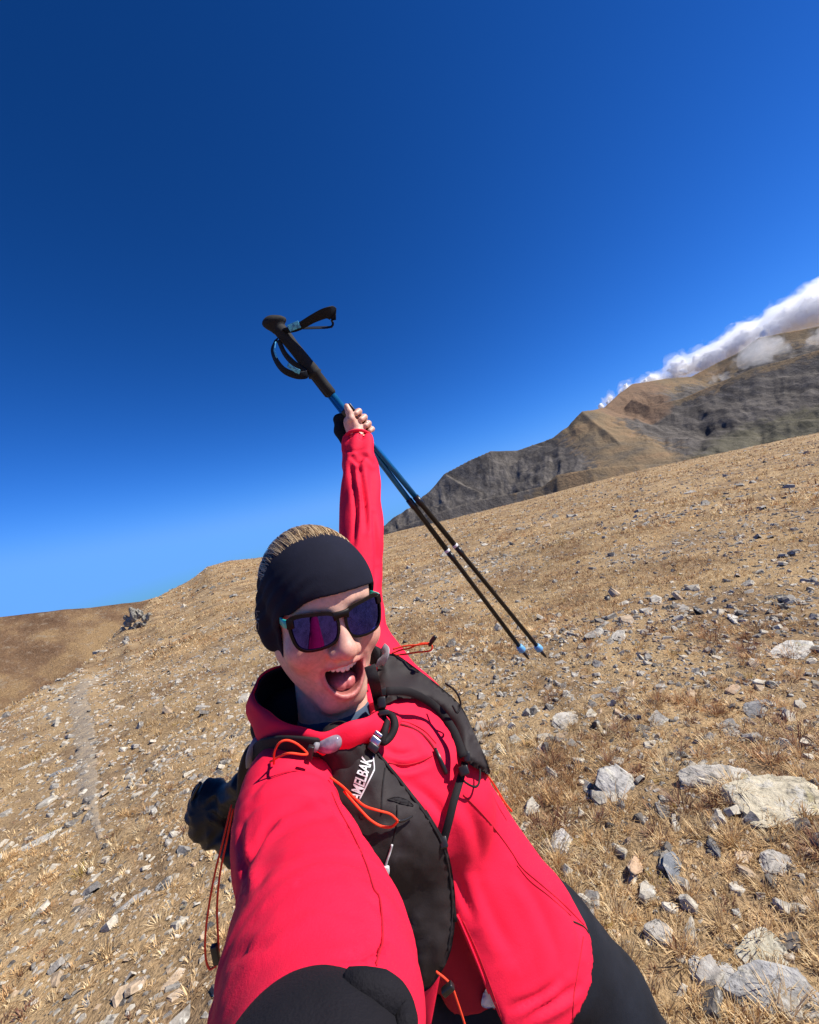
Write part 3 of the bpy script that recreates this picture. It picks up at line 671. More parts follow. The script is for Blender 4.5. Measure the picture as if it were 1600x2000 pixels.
def nets(f, lo, hi, h, B=12):
    global COARSE
    """sparse surface nets: implicit function -> vertices, quads"""
    lo, hi = np.asarray(lo, float), np.asarray(hi, float)
    nb = np.ceil((hi - lo) / (h * B)).astype(int); n = nb * B + 2
    bi = np.stack(np.meshgrid(*[np.arange(k) for k in nb], indexing='ij'), -1).reshape(-1, 3)
    COARSE = True; dc = f(lo + (bi + .5) * B * h); COARSE = False; bi = bi[np.abs(dc) < B * h * 1.25]
    g = np.stack(np.meshgrid(*[np.arange(B + 1)] * 3, indexing='ij'), -1).reshape(-1, 3)
    VID, VP, FQ = [], [], []
    st = np.array([n[1] * n[2], n[2], 1], np.int64)
    corners = np.array([[i, j, k] for i in (0, 1) for j in (0, 1) for k in (0, 1)])
    edges = [(a, b) for a in range(8) for b in range(a + 1, 8) if np.abs(corners[a] - corners[b]).sum() == 1]
    for b in bi:
        base = b * B
        d = f(lo + (base + g) * h).reshape((B + 1,) * 3)
        s = d < 0
        if s.all() or not s.any(): continue
        cs = sum(s[i:B + i, j:B + j, k:B + k].astype(np.int8) for i, j, k in corners)
        act = np.argwhere((cs > 0) & (cs < 8))
        dv = np.stack([d[act[:, 0] + i, act[:, 1] + j, act[:, 2] + k] for i, j, k in corners], 1)
        acc = np.zeros((len(act), 3)); cnt = np.zeros(len(act))
        for a, e in edges:
            da, de = dv[:, a], dv[:, e]; x = (da < 0) != (de < 0)
            t = np.where(x, da / np.where(x, da - de, 1), 0)
            acc += np.where(x[:, None], corners[a] + t[:, None] * (corners[e] - corners[a]), 0); cnt += x
        VP.append(lo + (base + act + acc / cnt[:, None]) * h); VID.append((base + act + 1) @ st)
        for ax in range(3):
            sl = [slice(0, B)] * 3; sh = [slice(0, B)] * 3; sh[ax] = slice(1, B + 1)
            x = s[tuple(sl)] != s[tuple(sh)]
            e = np.argwhere(x)
            if not len(e): continue
            neg = s[tuple(sl)][x]
            o1, o2 = np.zeros(3, int), np.zeros(3, int); o1[(ax + 1) % 3] = 1; o2[(ax + 2) % 3] = 1
            c = base + e + 1
            q = np.stack([(c - o1 - o2) @ st, (c - o2) @ st, c @ st, (c - o1) @ st], 1)
            q[~neg] = q[~neg][:, ::-1]; FQ.append(q)
    VID, VP, FQ = np.concatenate(VID), np.concatenate(VP), np.concatenate(FQ)
    o = np.argsort(VID); VID, VP = VID[o], VP[o]
    ix = np.clip(np.searchsorted(VID, FQ), 0, len(VID) - 1); ok = (VID[ix] == FQ).all(1)
    return VP, ix[ok]
def Rm(ax, a):
    c, s_ = math.cos(a), math.sin(a)
    return np.array({'x': [[1, 0, 0], [0, c, -s_], [0, s_, c]], 'y': [[c, 0, s_], [0, 1, 0], [-s_, 0, c]], 'z': [[c, -s_, 0], [s_, c, 0], [0, 0, 1]]}[ax])

def wob(p, f):
    x, y, z = (p * f * 2.2).T
    return .25 * (np.sin(x + 1.7 * np.sin(y * .8 + 1)) * np.cos(y * 1.1 + np.sin(z)) + np.sin(z * 1.3 + x * .6 + 2) * np.sin(y * .7 - z * .5))
# ---- materials
def m_skin(n):
    c = n.add('ShaderNodeVertexColor', layer_name='Col').outputs[0]; p = n.pos()
    a = n.noise(140, 5, .65, p); b = n.noise(750, 4, .65, p)
    c = n.mix(n.ramp(a, [(.35, (.88, .80, .77)), (.65, (1.06, 1.06, 1.05))]), (0, 0, 0), c)
    n.bsdf(c, .46, spec=.45, normal=n.bump(b, .28, .0012), Subsurface_Weight=.10, Subsurface_Radius=(.010, .004, .0025), Subsurface_Scale=.6)
M_SKIN = mat('skin', m_skin)
def m_fabric(n, col, var=.08, weave=1400, rough=.75, sheen=.0, bumpd=.0006, fuzz=1.0):
    p = n.objco(); a = n.noise(14, 4, .6, p); w = n.noise(weave, 2, .5, p); w2 = n.noise(weave * .3, 3, .6, p)
    lo_, hi_ = tuple(c * (1 - var) for c in col), tuple(min(c * (1 + var), .9) for c in col)
    c = n.ramp(a, [(.3, lo_), (.7, hi_)])
    n.bsdf(c, rough, spec=.2, normal=n.bump(n.math('ADD', w, w2), .45, bumpd, n.bump(n.noise(30, 3, .5, p, .6), .16, .006)), Sheen_Weight=sheen, Sheen_Roughness=.5)
M_RED = mat('coral_softshell', lambda n: m_fabric(n, (.86, .0125, .052), .05))
M_REDSHADE = mat('shaded_coral_softshell', lambda n: m_fabric(n, (.42, .012, .03), .1))  # jacket red darkened to stand for shade under the open flap
M_BLACK = mat('black_lining', lambda n: m_fabric(n, (.010, .010, .012), .2))
M_CUFF = mat('black_fleece_cuff', lambda n: m_fabric(n, (.010, .009, .012), .25, 700, .85, .0, .0012))
M_BAND = mat('navy_black_jersey', lambda n: m_fabric(n, (.0085, .0092, .020), .2, 1800, .88, .0, .0004))
M_PANT = mat('charcoal_trousers', lambda n: m_fabric(n, (.011, .013, .019), .35, 900, .7, .0))
M_VEST = mat('black_ripstop', lambda n: m_fabric(n, (.027, .021, .021), .18, 1500, .62, 0, .0005))
M_VESTD = mat('black_webbing', lambda n: m_fabric(n, (.016, .014, .015), .2, 2200, .7, 0, .0008))
M_BLUEBASE = mat('slate_blue_base_layer', lambda n: m_fabric(n, (.05, .075, .12), .15))
M_CORD = mat('orange_cord', lambda n: m_fabric(n, (.85, .065, .025), .1, 2500, .6, 0))
M_TRIM = mat('silver_trim', lambda n: m_fabric(n, (.26, .26, .28), .1, 900, .45, 0))
M_GLOSSBLK = mat('black_nylon', lambda n: n.bsdf((.007, .007, .008), .55, spec=.4, normal=n.bump(n.noise(60, 5, .6, n.objco()), .5, .004)))
M_PLASTIC = mat('black_plastic', lambda n: n.bsdf((.014, .013, .013), .38, normal=n.bump(n.noise(300, 3, .6, n.objco()), .2, .0005)))
M_STEEL = mat('brushed_metal', lambda n: n.bsdf((.55, .54, .53), .32, 1.0, normal=n.bump(n.noise(400, 3, .6, n.objco()), .2, .0004)))
M_WHITE = mat('white_print', lambda n: n.bsdf(n.ramp(n.noise(200, 3, .6, n.objco()), [(.3, (.62, .62, .62)), (.7, (.78, .78, .78))]), .6))
def m_hair(n):
    c = n.add('ShaderNodeVertexColor', layer_name='Col').outputs[0]
    n.bsdf(c, .42, spec=.5, normal=n.bump(n.noise(500, 3, .6, n.objco()), .3, .0006), Anisotropic=.6)
M_HAIR = mat('blond_hair', m_hair)

# ---- head
HO = cp(622, 1182, .65); HR = Rm('z', math.radians(10.5)) @ Rm('y', math.radians(29)) @ Rm('x', math.radians(6))
def hl(p): return (p - HO) @ HR                 # camera-aligned -> head-local (x viewer's right, y up, z out of the face)
def hw(p): return HO + np.asarray(p) @ HR.T
def mouth_sdf(q):
    x, y, z = q[:, 0], q[:, 1], q[:, 2]
    yc = -.0815 + .0065 * (x / .030) ** 2        # corners pulled up in a smile
    w = .0268 - .12 * np.maximum(-(y + .084), 0)
    u, v = np.abs(x) / np.maximum(w, .014), np.abs(y - yc) / np.where(y > yc, .0145, .0262)
    return ((u ** 2.3 + v ** 2.3 + 1e-9) ** (1 / 2.3) - 1) * .022
def head_sdf(q, ears=True):
    x, y, z = q[:, 0], q[:, 1], q[:, 2]; ax = np.abs(x); qa = np.stack([ax, y, z], 1)
    d = ell(q, (0, .030, -.012), (.0735, .084, .098))
    d = smin(d, ell(q, (0, .022, .045), (.060, .060, .047)), .03)                 # forehead
    d = smin(d, ell(q, (0, -.046, .022), (.0650, .074, .066)), .025)               # face
    d = smin(d, cap(qa, (.054, -.055, -.002), (.019, -.123, .052), .018, .018), .028)   # jaw line
    d = smin(d, ell(q, (0, -.123, .060), (.024, .018, .020)), .022)               # chin
    d = smin(d, ell(qa, (.041, -.041, .058), (.029, .026, .026)), .020)           # cheeks, lifted by the smile
    d = smin(d, cap(qa, (.018, .022, .082), (.040, .020, .070), .010, .010), .016)        # brow
    d = smax(d, -ell(qa, (.031, .002, .100), (.017, .012, .020)), .014)           # eye sockets
    d = smin(d, cap(q, (0, .010, .086), (0, -.036, .106), .0085, .0105), .012)     # nose ridge
    d = smin(d, ell(q, (0, -.0405, .1065), (.0132, .0120, .0125)), .010)          # tip
    d = smin(d, ell(qa, (.0145, -.0440, .0955), (.0095, .0095, .0120)), .008)     # wings
    d = smax(d, -ell(qa, (.0068, -.0520, .1015), (.0042, .0048, .0068)), .003)    # nostrils
    # lips and muzzle around the open mouth
    d = smin(d, ell(q, (0, -.076, .058), (.040, .036, .034)), .018)
    d = smin(d, ell(q, (0, -.112, .060), (.028, .014, .022)), .016)
    m_ = mouth_sdf(q)
    ring = np.sqrt(np.maximum(m_ - .0015, 0) ** 2 * 1.0 + 1e-9)
    lr = np.where(y < -.088, .0044, .0028)
    lip = np.sqrt((m_ - .0022) ** 2 + (z - (.0895 - 14 * x * x - .05 * np.maximum(-.085 - y, 0))) ** 2) - lr
    d = smin(d, np.where(z > .05, lip, 1.0), .007)
    cav = np.maximum(np.maximum(m_, .030 - z), -.06 + 0 * z)
    d = smax(d, -cav, .0035)
    # nasolabial folds
    fold = cap(qa, (.019, -.047, .094), (.038, -.082, .078), .0022, .0016)
    d = d + .0022 * np.exp(-np.maximum(fold, 0) ** 2 / (2 * .0028 ** 2))
    if ears: d = smin(d, ell(qa, (.073, -.006, -.012), (.011, .030, .018)), .008)
    return d
NECK_T, NECK_B = hw((0, -.085, -.018)), cp(668, 1462, .655)
SH_L, SH_R = cp(795, 1385, .765), cp(578, 1548, .57)
ARM_L = [SH_L, cp(745, 1310, .785), cp(708, 1240, .82), cp(702, 1150, .87), cp(705, 1060, .93), cp(706, 1000, .975), cp(706, 950, 1.01), cp(703, 900, 1.045), cp(698, 852, 1.08)]
# poles and the hand that holds them
PH = cp(697, 829, 1.10); PD = nrm((.615, -.762, -.20)); e2 = nrm(np.array([0, 0, 1.0]) - PD * PD[2]); e3 = nrm(np.cross(e2, PD)) ; e3 = e3 if e3[0] > 0 else -e3
def hp(a, b, c): return PH + PD * a + e3 * b + e2 * c
def hand_sdf(p):
    d = ell((p - hp(.004, -.012, .012)) @ np.stack([PD, e3, e2], 1), (0, 0, 0), (.036, .020, .017))
    d = smin(d, cap(p, hp(.014, -.012, .010), cp(698, 856, 1.08), .020, .021), .018)            # heel to wrist
    d = smin(d, chain(p, [hp(.010, -.010, .022), hp(-.018, -.004, .026), hp(-.036, .004, .022), hp(-.050, .008, .017)], [.0125, .0105, .0088, .0075], .004), .008)   # thumb along the shaft
    for i, (a, rr) in enumerate(((-.026, .0088), (-.006, .0092), (.013, .0088), (.030, .0076))):
        s_ = 1.0 - .06 * abs(i - 1)
        d = smin(d, chain(p, [hp(a * .8, -.014, -.004), hp(a, .004, -.022 * s_), hp(a + .002, .024 * s_, -.012), hp(a + .004, .027 * s_, .008), hp(a + .004, .015, .021 * s_)], [rr * 1.1, rr, rr * .96, rr * .9, rr * .8], .003), .0035)
    return d
def body_sdf(p):
    c = p.mean(0)
    d = chain(p, ARM_L, [.044, .040, .036, .033, .031, .029, .025, .022, .019], .01)
    d = smin(d, cap(p, cp(690, 1470, .67), SH_L, .055, .045), .04)
    d = smin(d, cap(p, NECK_T, NECK_B, .048, .060), .02)
    d = smin(d, ell(p, cp(720, 1540, .70), (.11, .10, .085)), .05)
    d = smin(d, chain(p, [cp(690, 1475, .66), SH_R, cp(607, 1738, .42), cp(622, 2060, .215)], [.05, .045, .038, .030], .02), .03)
    if np.linalg.norm(c - HO) < .24 or COARSE:
        q = hl(p); dh = head_sdf(q); d = smin(d, dh, .018)
    if np.linalg.norm(c - PH) < .18 or COARSE: d = smin(d, hand_sdf(p), .008)
    return d
Vb, Fb = nets(body_sdf, (-.27, -.60, -1.20), (.14, .34, -.16), .0028)
q = hl(Vb); m_ = mouth_sdf(q); hd = np.linalg.norm(q, axis=1) < .2
C0 = np.tile(np.array([.74, .425, .315]), (len(Vb), 1))
def blend(C, w, col): return C * (1 - w[:, None]) + np.array(col) * w[:, None]
ax_ = np.abs(q[:, 0])
C0 = blend(C0, hd * .55 * np.exp(-((ax_ - .040) ** 2 + (q[:, 1] + .045) ** 2) / (2 * .020 ** 2)) * (q[:, 2] > .02), (.58, .19, .145))
C0 = blend(C0, hd * .50 * np.exp(-((q[:, 0]) ** 2 + (q[:, 1] + .042) ** 2 + (q[:, 2] - .108) ** 2) / (2 * .013 ** 2)), (.60, .21, .16))
C0 = blend(C0, hd * .35 * np.exp(-((q[:, 0]) ** 2 / .03 ** 2 + (q[:, 1] + .12) ** 2 / .02 ** 2)) * (q[:, 2] > .02), (.58, .23, .18))
lipw = hd * sstep(.0085, .0050, m_) * (q[:, 2] > .055); C0 = blend(C0, lipw * .8, (.56, .17, .155))
C0 = blend(C0, hd * sstep(.0015, -.0015, m_) * (q[:, 2] < .088) * (q[:, 2] > .02), (.10, .012, .012))
hnd = np.linalg.norm(Vb - PH, axis=1) < .09
C0 = blend(C0, hnd * .25 * noise3(*(Vb * 60).T), (.62, .24, .18))
person = empty('person', toW(cp(1010, 2000, .72) * np.array([1, 1, 1])).reshape(3) * np.array([1, 1, 0]))
tag(person, 'hiker in coral red jacket and black headband cheering with one arm raised', 'person')
PLOC = np.array(person.location)
def pobj(name, V, Fc, m, parent, smooth=True, col=None):
    """part of a thing whose empty stands at parent.location"""
    base = np.array(parent.matrix_world.translation) if False else np.array(ROOTS[parent.name])
    return obj(name, mesh_np(name, toW(np.asarray(V)) - base, Fc, smooth, col), m, parent)
ROOTS = {person.name: PLOC}
def sub(name, V, Fc, m, part, smooth=True, col=None):   # sub-part: its parent part sits at its thing's origin
    return obj(name, mesh_np(name, toW(np.asarray(V)) - ROOTS[part.parent.name], Fc, smooth, col), m, part)
body_o = pobj('body', Vb, Fb, M_SKIN, person, col=C0)

# teeth and tongue
def blob(f, lo, hi, h): return nets(f, lo, hi, h)
M_TOOTH = mat('tooth_enamel', lambda n: n.bsdf((.72, .66, .56), .25, spec=.5, normal=n.bump(n.noise(300, 2, .5, n.objco()), .1, .0005)))
M_TONGUE = mat('tongue', lambda n: n.bsdf(n.ramp(n.noise(250, 4, .6, n.objco()), [(.3, (.42, .10, .10)), (.7, (.56, .17, .16))]), .35, normal=n.bump(n.noise(700, 3, .6, n.objco()), .4, .001)))
tt = np.linspace(-1, 1, 10)
for i in range(10):
    a = (i - 4.5) * .265; x = .0255 * math.sin(a); z = .066 + .024 * math.cos(a) - .004
    wdt = .0047 if abs(i - 4.5) < 1 else .0041; hgt = .0068 if abs(i - 4.5) < 1 else .0058
    cx0 = np.array([x, -.0695 + .0028 * (x / .022) ** 2 - (hgt - .0058) * .5, z]); Ry_ = Rm('y', a)
    f = lambda p: ell((hl(p) - cx0) @ Ry_, (0, 0, 0), (wdt, hgt, .0030))
    c = hw(cx0); V, Fq = blob(f, c - .012, c + .012, .0010); pobj('tooth', V, Fq, M_TOOTH, person)
def tong(p):
    q = hl(p); d = ell(q, (0, -.0985, .050), (.0220, .0120, .030)); d = smin(d, ell(q, (0, -.0995, .0670), (.0190, .0095, .0125)), .010)
    return d + .0016 * np.exp(-(q[:, 0] / .003) ** 2)
c = hw((0, -.10, .065)); V, Fq = blob(tong, c - .045, c + .045, .0018); pobj('tongue', V, Fq, M_TONGUE, person)

# headband, hair
def band_reg(q):
    y, z, x = q[:, 1], q[:, 2], q[:, 0]
    low = np.interp(z, [-.12, -.06, -.03, .0, .026, .040, .052, .066, .10], [-.045, -.050, -.066, -.073, -.060, .002, .020, .030, .037]) - 0.013 * np.clip((-x - .012) / .04, 0, 1) * sstep(.100, .075, z) * sstep(.03, .05, z)
    up = .100 + .62 * z - .004 * np.cos(x * 40)
    return np.maximum(low - y, y - up)
def band_sdf(p):
    q = hl(p); dh = head_sdf_soft(q)
    wr = .0011 * np.sin((q[:, 1] * 1.0 - q[:, 2] * .9 + .012 * np.sin(q[:, 0] * 60)) * 230) * sstep(.03, .0, np.abs(q[:, 1] - .02) - .03) * sstep(.0, .03, -q[:, 0] - .015) 
    for a_, b_, w_ in (((-.066, .000, .046), (-.030, .034, .084), .0022), ((-.070, .012, .036), (-.036, .050, .078), .0028), ((-.060, -.006, .052), (-.020, .026, .092), .0016), ((-.076, .02, .015), (-.060, .07, .03), .003)):
        wr = wr - .0016 * np.exp(-(np.maximum(cap(q, a_, b_, .0003), 0) / w_) ** 2)
    return smax(np.abs(dh - .0045 - wr) - .0022, band_reg(q), .003)
def head_sdf_soft(q):
    qa = np.stack([np.abs(q[:, 0]), q[:, 1], q[:, 2]], 1)
    d = ell(q, (0, .030, -.012), (.0745, .085, .099)); d = smin(d, ell(q, (0, .024, .045), (.060, .060, .047)), .035)
    d = smin(d, ell(q, (0, -.048, .020), (.0615, .075, .066)), .03)
    return smin(d, ell(qa, (.071, -.010, -.012), (.014, .036, .022)), .014)
Vh, Fh = nets(band_sdf, HO - .16, HO + .17, .0021); band_o = pobj('headband', Vh, Fh, M_BAND, person); pv_band, pf_band = Vh, Fh
def hair_sdf(p):
    q = hl(p); x, y, z = q.T
    d = ell(q, (0, .030, -.014), (.0755, .0895, .1005))
    th = np.arctan2(x, y + .02)
    g = np.sin(th * 90 + 3 * np.sin(z * 40)) * .0004 + np.sin(th * 31 + 1.3 + 2 * np.sin(z * 22)) * .0007
    d = d - g - .003
    d = smin(d, ell(q, (0, .030, -.118), (.030, .028, .022)) - g, .010)        # knot at the back
    low = np.interp(z, [-.13, -.05, 0, .05], [-.055, -.045, .03, .06])
    return smax(d, low - y, .004)
Vh, Fh = nets(hair_sdf, HO - .18, HO + .16, .0024); qh = hl(Vh)
th = np.arctan2(qh[:, 0], qh[:, 1] + .02); stn = fbm2(th * 42, qh[:, 2] * 9, 3)
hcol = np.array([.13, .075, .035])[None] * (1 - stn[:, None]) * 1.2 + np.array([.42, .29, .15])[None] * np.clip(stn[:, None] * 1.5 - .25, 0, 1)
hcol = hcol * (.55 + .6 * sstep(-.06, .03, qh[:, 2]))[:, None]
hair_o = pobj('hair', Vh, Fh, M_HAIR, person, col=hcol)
rs_ = np.random.default_rng(12); SV, SF, SC, so_ = [], [], [], 0
for _ in range(700):
    t0 = rs_.uniform(-1.25, 1.25); lift = rs_.uniform(.0028, .0060); zz_ = np.linspace(.062, -.112, 11); t_ = t0 + rs_.normal(0, .06) * np.linspace(0, 1, 11) + .04 * np.sin(zz_ * rs_.uniform(20, 60) + rs_.uniform(0, 6))
    ef = np.sqrt(np.clip(1 - ((zz_ + .014) / (.1005 + lift)) ** 2, .02, 1)); pl = np.stack([np.sin(t_) * (.0755 + lift) * ef, .030 + np.cos(t_) * (.0895 + lift) * ef, zz_], 1)
    r_ = rs_.uniform(.00025, .0005); nn_ = nrm((math.sin(t0), math.cos(t0), 0)); sd_ = np.array([nn_[1], -nn_[0], 0])
    ring = np.stack([pl + sd_ * r_, pl + nn_ * r_, pl - sd_ * r_], 1); SV.append(ring.reshape(-1, 3)); ix_ = np.arange(33).reshape(11, 3)
    for c_ in (0, 1): SF.append(np.stack([ix_[:-1, c_], ix_[1:, c_], ix_[1:, c_ + 1], ix_[:-1, c_ + 1]], 1) + so_)
    so_ += 33; SC.append(np.tile((np.array([.62, .45, .25]) if rs_.random() < .5 else np.array([.20, .12, .06])) * rs_.uniform(.7, 1.15), (33, 1)))
tag(obj('hair_strands', mesh_np('hair_strands', toW(hw(np.concatenate(SV))) - PLOC, np.concatenate(SF), True, np.concatenate(SC)), M_HAIR, hair_o), kind='stuff')

# ---- jacket
LAT = nrm((.75, .45, -.42)); AXD = nrm((.53, -.85, -.02)); FWD = nrm(np.cross(LAT, -AXD)); FWD = FWD if FWD[2] > 0 else -FWD
TOR = smooth_pts([np.r_[cp(688, 1452, .665), .085, .075], np.r_[cp(716, 1500, .685), .140, .100], np.r_[cp(765, 1590, .70), .160, .122], np.r_[cp(835, 1690, .70), .160, .120],
                  np.r_[cp(905, 1790, .70), .162, .118], np.r_[cp(975, 1900, .70), .170, .125], np.r_[cp(1035, 2010, .70), .176, .130]], 3)
ARM_R = smooth_pts([np.r_[cp(572, 1540, .575), .066], np.r_[cp(561, 1585, .54), .064], np.r_[cp(568, 1640, .49), .0655], np.r_[cp(592, 1700, .44), .0655], np.r_[cp(608, 1755, .395), .0655],
                    np.r_[cp(617, 1815, .345), .0685], np.r_[cp(624, 1880, .295), .0660], np.r_[cp(628, 1960, .250), .0605], np.r_[cp(628, 2075, .208), .0520], np.r_[cp(628, 2150, .186), .0500], np.r_[cp(630, 2330, .150), .0490]], 3)
AL = smooth_pts([np.r_[ARM_L[i], r] for i, r in enumerate((.062, .056, .051, .0495, .0475, .0455, .0420, .0380, .0330))], 3)
SLEEVE_R_AX = nrm(ARM_R[-1, :3] - ARM_R[-5, :3]); CUFF_R = cp(628, 2092, .203) + SLEEVE_R_AX * .048 + np.array([-.004, 0, 0])
SLEEVE_L_AX = nrm(ARM_L[-1] - ARM_L[-2])
CHEST = [(cp(700, 1560, .62), .03)]
def torso_sdf(p):
    d = loft(p, list(TOR[:, :3]), LAT, TOR[:, 3], TOR[:, 4])
    for c_, r_ in ((cp(738, 1590, .615), .070), (cp(868, 1548, .660), .070)): d = smin(d, np.linalg.norm(p - c_, axis=1) - r_, .07)
    return smin(d, cap(p, TOR[3, :3], SH_L, .085, .060), .05)
def torso_sdf_all(p):
    global COARSE
    COARSE = True; r_ = torso_sdf(p); COARSE = False; return r_
def px_tri(p, tri_):
    """signed distance (metres) to a triangle given in photo pixels, extruded away from the viewer"""
    dd = -p[:, 2]; u, v = CX + F_PX * p[:, 0] / dd, CY - F_PX * p[:, 1] / dd
    m_ = np.full(len(p), -1e9)
    for (x0, y0), (x1, y1) in zip(tri_, tri_[1:] + tri_[:1]):
        l = math.hypot(x1 - x0, y1 - y0); m_ = np.maximum(m_, ((x1 - x0) * (v - y0) - (y1 - y0) * (u - x0)) / l * -1)
    return m_ * dd / F_PX
FLAP = [(884, 1778), (1035, 2120), (820, 2120)]
def jacket_sdf(p):
    d = torso_sdf(p); dtor = d
    d1, s1, t1 = loft(p, list(AL[:, :3]), np.array([1.0, 0, 0]), AL[:, 3], AL[:, 3], True)
    tw = t1 * 2 + s1 * 9
    d1 = d1 + .0045 * np.sin(tw * 1.0 + 1.2 * np.sin(s1 * 17)) * sstep(.1, .3, s1) + .0028 * np.sin(t1 * 5 + s1 * 40 + 2) * sstep(.35, .5, s1) + .004 * np.sin(s1 * 95 + 2 * np.sin(t1)) * sstep(.50, .58, s1) * .3
    d1 = d1 + 0
    d1 = np.maximum(d1, (p - (ARM_L[-1] - SLEEVE_L_AX * .004)) @ SLEEVE_L_AX)
    d2, s2, t2 = loft(p, list(ARM_R[:, :3]), np.array([1.0, 0, 0]), ARM_R[:, 3], ARM_R[:, 3] * .97, True)
    fz = wob(p, 9)
    sh = np.exp(-((s2 - .055) / .045) ** 2); el = np.exp(-((s2 - .17) / .05) ** 2); fo = np.exp(-((s2 - .33) / .06) ** 2)
    d2 = d2 + sh * .0007 * np.sin(s2 * 190 + 3.6 * np.sin(t2 * 1.2 + .6) + 9 * fz) + el * .0014 * np.sin(s2 * 90 + 2.6 * t2 + 6 * fz) + fo * .0016 * np.sin(s2 * 110 - 2.4 * t2 + 3 * fz)
    d2 = d2 + .004 * fz
    d2 = smax(d2, (p - CUFF_R) @ nrm(SLEEVE_R_AX + np.array([-.38, 0, 0])), .007)
    d = smin(d, d1, .035); 
    # the phone arm melts into the torso only at the shoulder
    k = .004 + .035 * sstep(.17, .04, s2)
    h = np.clip(.5 + .5 * (d2 - d) / k, 0, 1); d = d2 + (d - d2) * h - k * h * (1 - h)
    # drape folds on the torso
    a = (p - TOR[3, :3]) @ LAT; b = (p - TOR[3, :3]) @ AXD
    d = d + .0030 * np.sin(a * 48 + b * 14 + 6 * fz) * sstep(.05, .2, b) * sstep(-.3, .0, a) * .8 + .004 * np.sin(b * 42 - a * 20 + 5 * fz + 1) * sstep(.16, .0, np.abs(b - .02)) * sstep(0, .06, a)
    # hollow for the neck, sliced at the hem, open sleeves
    d = smax(d, -ell(p, cp(640, 1395, .62), (.066, .050, .066)), .012)
    d = smax(d, -np.maximum(px_tri(p, FLAP), -.075 - dtor), .004)     # front left unzipped at the bottom
    hem = (p - HEM_P) @ HEM_N
    d = np.maximum(d, hem)
    d = np.maximum(d, -cap(p, ARM_L[-1] - SLEEVE_L_AX * .03, ARM_L[-1] + SLEEVE_L_AX * .05, .0265))
    return d
HEM_P = cp(1160, 1815, .72); HEM_N = nrm((.22, -.97, -.05))
Vj, Fj = nets(jacket_sdf, (-.30, -1.10, -1.18), (.36, .24, -.12), .0044)
def vnormals(V, F):
    N = np.zeros_like(V); a = V[F[:, 0]]; n_ = np.cross(V[F[:, 2]] - a, V[F[:, 3]] - V[F[:, 1]])
    for k in range(4): np.add.at(N, F[:, k], n_)
    return N / (np.linalg.norm(N, axis=1)[:, None] + 1e-12)
CREASES = [  # outline in photo pixels, depth, half width in pixels, arm (near) or not
 ([(488, 1560), (520, 1520), (570, 1500), (620, 1508), (648, 1530)], .0030, 9, 1), ([(470, 1612), (500, 1572), (560, 1546), (620, 1556), (655, 1590)], .0038, 10, 1),
 ([(500, 1655), (530, 1605), (590, 1578), (642, 1594)], .0026, 9, 1), ([(474, 1738), (488, 1690), (513, 1640), (540, 1608)], .0048, 9, 1), ([(486, 1742), (479, 1700), (470, 1650), (474, 1610)], .0036, 8, 1),
 ([(500, 1725), (530, 1690), (575, 1668)], .0026, 12, 1), ([(742, 1870), (735, 1845), (750, 1830)], .0030, 9, 1), ([(665, 1872), (705, 1868), (738, 1850), (752, 1835)], .0032, 11, 1), ([(450, 1880), (480, 1855), (520, 1845)], .0022, 14, 1),
 ([(640, 1545), (662, 1592), (688, 1630), (700, 1655)], .0030, 8, 1), ([(560, 1780), (620, 1765), (690, 1790)], .0018, 18, 1), ([(700, 1720), (730, 1760), (760, 1800)], .0022, 12, 1),
 ([(690, 1065), (696, 1000), (690, 940), (684, 895)], .0075, 6, 0), ([(716, 1035), (709, 965), (700, 905)], .0070, 6, 0), ([(682, 880), (698, 905), (713, 890), (728, 906)], .0050, 5, 0), ([(732, 1150), (736, 1085), (728, 1005)], .0060, 6, 0), ([(735, 1230), (742, 1170), (738, 1110)], .004, 6, 0), ([(674, 876), (692, 882), (712, 876)], .002, 4, 0),
 ([(762, 1486), (790, 1500), (838, 1486)], .0045, 9, 0), ([(752, 1462), (780, 1474), (812, 1468)], .0035, 8, 0), ([(800, 1530), (840, 1560), (870, 1600)], .004, 12, 0), ([(905, 1560), (932, 1620), (945, 1700)], .0050, 18, 0),
 ([(930, 1690), (962, 1780), (1000, 1865)], .0050, 20, 0), ([(884, 1690), (905, 1745), (925, 1795)], .0045, 12, 0), ([(1030, 1985), (1075, 1960), (1130, 1925)], .0055, 12, 0), ([(1000, 1968), (1050, 1948), (1095, 1915)], .0045, 12, 0), ([(1010, 1700), (1050, 1760), (1085, 1850), (1095, 1930)], .0045, 18, 0), ([(1090, 1745), (1125, 1800), (1140, 1860)], .0040, 11, 0),
 ([(790, 1400), (825, 1430), (850, 1470)], .0030, 10, 0)]
Nj = vnormals(Vj, Fj); upx, vpx = CX - F_PX * Vj[:, 0] / Vj[:, 2], CY + F_PX * Vj[:, 1] / Vj[:, 2]; facing = (Nj * Vj).sum(1) < 0
COARSE = True; _d2, _, _ = loft(Vj, list(ARM_R[:, :3]), np.array([1.0, 0, 0]), ARM_R[:, 3], ARM_R[:, 3], True); on_arm = _d2 < .014; COARSE = False
DJ = np.zeros(len(Vj))
